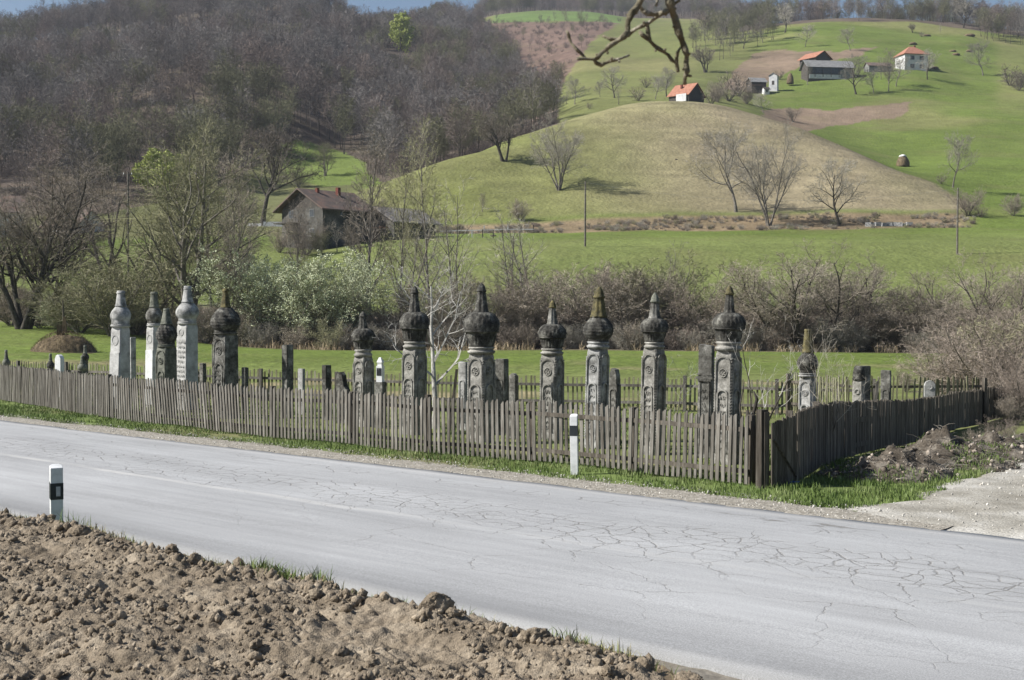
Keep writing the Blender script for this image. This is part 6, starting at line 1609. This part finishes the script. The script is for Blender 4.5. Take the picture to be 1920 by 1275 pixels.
for i, (px, Y, pt, key) in enumerate([(545, 168, 402, 'tall2'), (575, 170, 400, 'redbush'), (600, 170, 425, 'olivebush'), (632, 171, 408, 'sapling'), (660, 172, 415, 'bush'), (525, 172, 420, 'redbush'), (694, 176, 446, 'bush')]):
    plant_y(key, px, Y, pt, ["shrub hiding the left gable corner of the brown-roofed house", "reddish shrub before the gable of the brown-roofed house", "tall shrub before the middle of the brown-roofed house", "grey shrub before the shaded side wall of the brown-roofed house", "grey shrub at the right corner of the brown-roofed house", "reddish shrub left of the brown-roofed house", "low shrub between the brown-roofed house and the shed"][i], "shrub", "shrubs in front of the house", sx=.85)
# white outbuildings on the far left
r_, s_ = bld(138, 444, -35, "barn", "white-gabled outbuilding with a faded red roof at the left", Y=222)
gable(r_, 9.5, 5.2, 1.8, 2.4, M_wallw, M_roofr, .4, 'x'); opening(r_, 4.75, 0, 1.2, 1.0, 1.6, '+x', M_walld, "door")
r_, s_ = bld(-2, 452, 20, "house", "bluish-white house cut by the left picture edge behind the brown tree", Y=215)
gable(r_, 8, 7, 4.6, 2.6, M_wallw, M_roofr, .5, 'x')
for zz in (1.4, 3.6):
    for xx in (-2.2, 2.2): opening(r_, xx, -3.5, zz, 1.0, 1.1)
# orange roof behind the hill crest
r_, s_ = bld(1286, 194, 48, "barn", "orange-roofed barn with a dark boarded gable peeping over the hill crest", Y=338)
rf = gable(r_, 6.8, 6.0, 1.8, 2.9, M_walld, M_rooft, .4, 'y', .15)
m = MB(); m.box((-3.6, -1.0, .9), (.5, 3.0, 1.9)); m.build("side_wall", M_wallw, r_)
m = MB(); m.box((-1.4, .5, 4.1), (.45, .45, 1.0)); m.build("chimney", M_brick, rf)
# farm
r_, s_ = bld(1549, 150, 8, "barn", "long grey-roofed barn with a dark panel for its shaded open front on the upper farm", Y=482)
rf = gable(r_, 17.0, 7.0, 4.2, 2.6, M_walld, M_roofg, .7, 'x', .16)
m = MB(); m.box((-.2, -3.53, .55), (15.8, .16, 1.5)); m.build("whitewashed_base", M_wallw, r_)
m = MB(); m.box((-1.0, -3.52, 2.7), (11.5, .12, 2.2)); m.build("bay_shade_panel", M_glass, r_)  # flat dark panel painted as the shade inside the open front
for xx in (-6, -3, 0, 3): 
    m = MB(); m.box((xx, -3.62, 2.2), (.22, .16, 3.6)); m.build("timber_post", M_walld, r_)
m = MB(); m.box((5.6, -3.56, 1.6), (4.2, .14, 3.0)); m.build("grey_wall", M_wallg, r_)
r_, s_ = bld(1526, 128, 35, "barn", "red-roofed barn with a dark gable behind the long grey-roofed barn", Y=505)
gable(r_, 8.0, 8.0, 3.4, 2.4, M_walld, M_rooft, .7, 'y', .16)
r_, s_ = bld(1643, 150, 5, "shed", "low brick-roofed shed between the long barn and the white house", Y=495)
gable(r_, 8.5, 5.5, 4.8, 1.5, M_wallg, M_roofr, .4, 'x'); opening(r_, -2, -2.75, 2.2, 1.4, 2.0, '-y', M_walld, "door")
r_, s_ = bld(1706, 137, 12, "farmhouse", "two-storey white farmhouse with an orange hipped roof", Y=500)
w_, d_, wh = 9.4, 7.6, 6.4
m = MB(); m.box((0, 0, wh / 2 - 1), (w_, d_, wh + 2)); m.build("wall", M_wallw, r_)
m = MB(); a_, b_ = w_/2 + .6, d_/2 + .6
m.add([(-a_, -b_, wh), (a_, -b_, wh), (a_, b_, wh), (-a_, b_, wh), (-1.0, 0, wh + 3.4), (1.0, 0, wh + 3.4), (-a_, -b_, wh - .15), (a_, -b_, wh - .15), (a_, b_, wh - .15), (-a_, b_, wh - .15)],
      [(0, 1, 5, 4), (1, 2, 5), (2, 3, 4, 5), (3, 0, 4), (6, 7, 1, 0), (7, 8, 2, 1), (8, 9, 3, 2), (9, 6, 0, 3), (9, 8, 7, 6)]); rf = m.build("roof", M_rooft, r_)
m = MB(); m.box((1.6, .6, wh + 3.3), (.5, .5, 1.4)); m.build("chimney", M_brick, rf)
for zz in (1.9, 5.0):
    for xx in (-1.7, 2.1): opening(r_, xx, -d_/2, zz, 1.7, 1.5)
r_, s_ = bld(1417, 172, 10, "shed", "grey-roofed shed at the left of the farm cluster", Y=455)
gable(r_, 5.2, 4.6, 3.0, 1.6, M_walld, M_roofg, .4, 'x'); m = MB(); m.box((0, -2.36, 1.9), (4.6, .1, .6)); m.build("red_board", M_roofr, r_)
r_, s_ = bld(1449, 163, -20, "hut", "small white hut with a narrow roof in the farm cluster", Y=460)
gable(r_, 2.8, 3.2, 3.6, .8, M_wallw, M_wallg, .2, 'y'); opening(r_, 0, -1.6, 1.2, .8, 1.4, '-y', M_walld, "door")
r_, s_ = bld(1434, 176, 15, "hut", "tiny pale outhouse below the small white hut", Y=452)
gable(r_, 1.9, 1.9, 1.5, .7, M_wallw, M_walld, .25, 'x'); opening(r_, 0, -.95, .8, .6, .8, '-y', M_walld, "door")
r_, s_ = bld(829, 42, 10, "house", "distant pale farmhouse with a brown roof on the top ridge, left of the green strip", Y=900)
gable(r_, 13, 8, 3.2, 3.0, M_wallw, M_roofr, .5, 'x'); opening(r_, -3, -4, 1.6, 1.4, 1.4); opening(r_, 3, -4, 1.6, 1.4, 1.4)
r_, s_ = bld(672, 44, 5, "house", "distant low white house half hidden by trees on the left ridge", Y=770)
gable(r_, 11, 6, 2.6, 2.4, M_wallw, M_roofr, .5, 'x'); opening(r_, 0, -3, 1.4, 1.4, 1.2)

# haystacks
def stack(q, w_, hh, label, seed, pole=False, tarp=False):
    r_ = empty("haystack", q, 0, label, "haystack")
    m = MB(); rr = random.Random(seed); ph = rr.random() * 6
    prof = [(w_/2 * 1.02, -.2), (w_/2 * 1.0, hh * .1), (w_/2 * .97, hh * .35), (w_/2 * .86, hh * .55), (w_/2 * .66, hh * .75), (w_/2 * .40, hh * .92), (w_ * .05, hh)]
    m.lathe(prof, 40, lambda a, t, z: 1 + .05 * math.sin(3 * a + ph) + .03 * math.sin(9 * a + z * 4) + .02 * math.sin(23 * a)); m.build("hay_body", M_hay, r_, True)
    if tarp:
        m = MB(); m.lathe([(w_ * .30, hh * .86), (w_ * .24, hh * .98), (w_ * .1, hh * 1.05), (.02, hh * 1.07)], 14, lambda a, t, z: 1 + .15 * math.sin(3 * a)); m.build("white_cover", M_wallw, r_, True)
    return r_
r_ = stack(hit(1693, 312, 300), 2.9, 2.5, "small round haystack with a white cover on the green slope", 1, tarp=True)
r_ = stack(Vector((uof(1480) * 470, 470, CZ + float(dzof(156)) * 470)), 2.4, 3.6, "tall narrow haystack left of the long barn", 2)
for i, (px, py, w_, lab) in enumerate([(1712,84,16,"dark flat heap on the meadow above the white house roof"),(1738,68,14,"dark heap near the round shrub on the upper meadow"),(1818,68,18,"long dark heap on the meadow below the upper right wood"),(1786,97,12,"dark heap right of the farm, upper one"),(1792,104,15,"dark heap right of the farm, lower one"),(1817,97,14,"brown heap right of the upper dark heap"),(1752,130,18,"dark mound beside the white house"),(1268,300,5,"tiny brown molehill-like mound on the dry hill"),(925,450,11,"small dark heap by the fence at the hill foot")]):
    q = hit(px, py, 190 if py > 200 else 400); ww = w_ * q.y / F
    m = MB(); rr = random.Random(i); m.lathe([(ww/2, -.1), (ww * .46, ww * .10), (ww * .3, ww * .22), (ww * .05, ww * .27)], 20, lambda a, t, z: 1 + .15 * math.sin(2 * a + i) + .08 * math.sin(7 * a)); o_ = m.build("manure_heap", M_hay if i < 7 else M_heap, None, True, q); tag(o_, lab, "heap", "dark heaps on the far fields")
# hay heap in the meadow with its pole
q = Vector((uof(119) * 80, 80, 0)); q.z = hz(q.x, q.y)
r_ = empty("hay_heap", q, 0, "collapsed dark brown hay heap round a standing pole in the left meadow", "haystack")
n = 60; g_ = np.linspace(-1.1, 1.1, n); X_, Y_ = np.meshgrid(g_, g_); X_ = X_.ravel(); Y_ = Y_.ravel(); rd = np.sqrt(X_ ** 2 + Y_ ** 2)
zz = 1.18 * np.clip(1 - rd ** 2.2, 0, 1) ** .9 * (1 + .35 * (fbm(X_ * 2, Y_ * 2, 7, 3) - .5)) + (fbm(X_ * 9, Y_ * 9, 8, 3) - .5) * .14 * (rd < 1.0) - .05
zz -= .30 * np.exp(-((X_ + .15) ** 2 + (Y_ + .1) ** 2) / .05)
o_ = np_mesh("hay_body", np.stack([X_ * 1.95, Y_ * 1.7, zz], 1), grid_faces(n, n), M_hay, True); link(o_, r_)
m = MB(); m.tube([(0, 0, .3), (.02, 0, 1.6), (.0, 0, 2.3), (-.04, 0, 3.1)], [.10, .08, .06, .03], 7); m.build("pole", M_bark_d, r_)
m = MB(); m.box((-.22, 0, 1.3), (.38, .3, .6), .3, .8); m.box((.06, 0, 1.6), (.3, .26, 1.0), .1, .5); m.build("hay_tuft", M_hay, r_)
# fine straw on the heap
ns = 2500; rs = np.random.RandomState(3); rad = np.sqrt(rs.rand(ns)); an = rs.rand(ns) * 6.283; sx, sy = rad * np.cos(an), rad * np.sin(an)
zi = 1.18 * np.clip(1 - rad ** 2.2, 0, 1) ** .9
g_ = grass_obj("straw_litter", sx * 1.95, sy * 1.7, zi, .10 + .15 * rs.rand(ns), np.full(ns, .012), 8, None, M_hay, bend=1.6); g_.parent = r_; g_["kind"] = "stuff"

# ------------------------------------------------------------------ poles and wires
def pole(px, Y, pyt, label, arm=True):
    x_ = uof(px) * Y; zb = hz(x_, Y); H_ = CZ + float(dzof(pyt)) * Y - zb
    r_ = empty("utility_pole", (x_, Y, zb), 0, label, "utility pole", "wooden utility poles across the meadow")
    m = MB(); m.tube([(0, 0, -.3), (0, 0, H_ * .5), (.03, 0, H_)], [.13, .115, .09], 8); m.build("shaft", M_bark, r_)
    if arm:
        m = MB(); m.box((0, 0, H_ - .35), (1.1, .08, .09)); m.build("crossarm", M_bark_d, r_)
        for sx_ in (-.45, .45):
            m = MB(); m.lathe([(.03, H_ - .3), (.05, H_ - .25), (.03, H_ - .2), (.045, H_ - .15), (.01, H_ - .1)], 8, None, sx_, 0); m.build("insulator", M_paint_w, r_)
    return Vector((x_, Y, zb + H_ - .12))
pA = pole(-60, 150, 350, "utility pole outside the left edge carrying the wires in")
pB = pole(241, 150, 322, "utility pole among the lopped trees at the left")
pC = pole(1097, 167, 340, "tall dark utility pole in the middle of the second meadow", False)
pD = pole(1794, 160, 352, "pale utility pole at the right of the second meadow", False)
def wire(a_, b_, sag, label):
    m = MB(); pts = [a_.lerp(b_, t) - Vector((0, 0, sag * 4 * t * (1 - t))) for t in np.linspace(0, 1, 25)]
    m.tube([p - a_ for p in pts], .011, 4); o_ = m.build("overhead_wire", M_wire, None, False, a_); tag(o_, label, "wire", "overhead wires")
for sg, nm in ((-.45, "left"), (.45, "right")):
    v = Vector((sg, 0, 0))
    wire(pA + v, pB + v, .6, "%s hand wire running out of the picture at the left" % nm)
wire(pB, pC + Vector((0, 0, -.1)), 2.2, "long slack wire from the left pole to the middle pole")
wire(pC, pD, 1.8, "slack wire from the middle pole to the right pole")
# light posts and a low rail at the foot of the hill
rl = []
for i, px in enumerate((862, 908, 952, 1000)):
    q = Vector((uof(px) * 202, 202, 0)); q.z = hz(q.x, q.y)
    m = MB(); m.box((0, 0, .55), (.16, .16, 1.3)); o_ = m.build("fence_post", M_wallw if i in (1, 2) else M_bark_d, None, False, q); rl.append(q)
    tag(o_, ["short post at the left start of the pale rail under the hill", "white post on the pale rail under the hill, left one", "white post on the pale rail under the hill, right one", "dark post at the right end of the pale rail under the hill"][i], "post", "posts along the rail under the hill")
m = MB()
for i in range(3): m.tube([rl[i] + Vector((0, -.1, .5)), rl[i + 1] + Vector((0, -.1, .5))], .10, 4)
m.tube([rl[0] + Vector((-3, -.1, .4)), rl[0] + Vector((0, -.1, .5))], .10, 4)
o_ = m.build("pale_rail", M_wallw); tag(o_, "long pale pipe-like rail at the foot of the round hill", "rail")
for i, (px, Y, c_) in enumerate([(885, 184, 0), (905, 183, 1), (925, 183, 0), (942, 184, 1)]):
    q = Vector((uof(px) * Y, Y, 0)); q.z = hz(q.x, q.y); m = MB(); m.box((0, 0, .5), (.14, .14, 1.2)); o_ = m.build("fence_post", M_wallw if c_ == 0 and i == 0 else M_bark_d, None, False, q)
    tag(o_, ["pale garden post right of the grey-roofed shed", "dark garden post, second from the shed", "dark garden post, third from the shed", "dark garden post, farthest right from the shed"][i], "post", "garden posts right of the shed")
q = hit(1665, 424, 190)
m = MB(); rr = random.Random(9)
for k in range(9): m.box((-3.0 + .8 * k + rr.uniform(-.2, .2), rr.uniform(-.3, .3), .25 + rr.uniform(-.1, .1)), (1.0, .8, .45 + rr.uniform(0, .3)), rr.uniform(-.4, .4), .85)
o_ = m.build("concrete_rubble", M_st_white2, None, False, q); tag(o_, "line of pale broken concrete blocks at the right foot of the dry hill", "rubble")
q = hit(500, 424, 190); m = MB(); m.box((1.2, 0, .25), (3.6, 1.2, .8), .1, .9); m.box((-1.8, 0, .15), (2.6, 1.0, .5), -.1, .85); o_ = m.build("stone_wall", M_wallw, None, False, q); tag(o_, "short white wall beside the dark fan-crowned tree", "wall")

# ------------------------------------------------------------------ haze
def haze(density):
    m = bpy.data.materials.new("haze"); m.use_nodes = True; N = m.node_tree.nodes
    N.remove(N["Principled BSDF"]); v = N.new("ShaderNodeVolumePrincipled"); v.inputs["Density"].default_value = density
    v.inputs["Color"].default_value = (.72, .80, .95, 1); v.inputs["Anisotropy"].default_value = .2
    m.node_tree.links.new(v.outputs[0], N["Material Output"].inputs["Volume"])
    b = MB(); b.box((60, 925, 169), (3400, 2150, 345)); o_ = b.build("haze", m); tag(o_, "thin blue haze in the valley air", kind="stuff")
HAZE = 0.00012
if HAZE > 0: haze(HAZE)
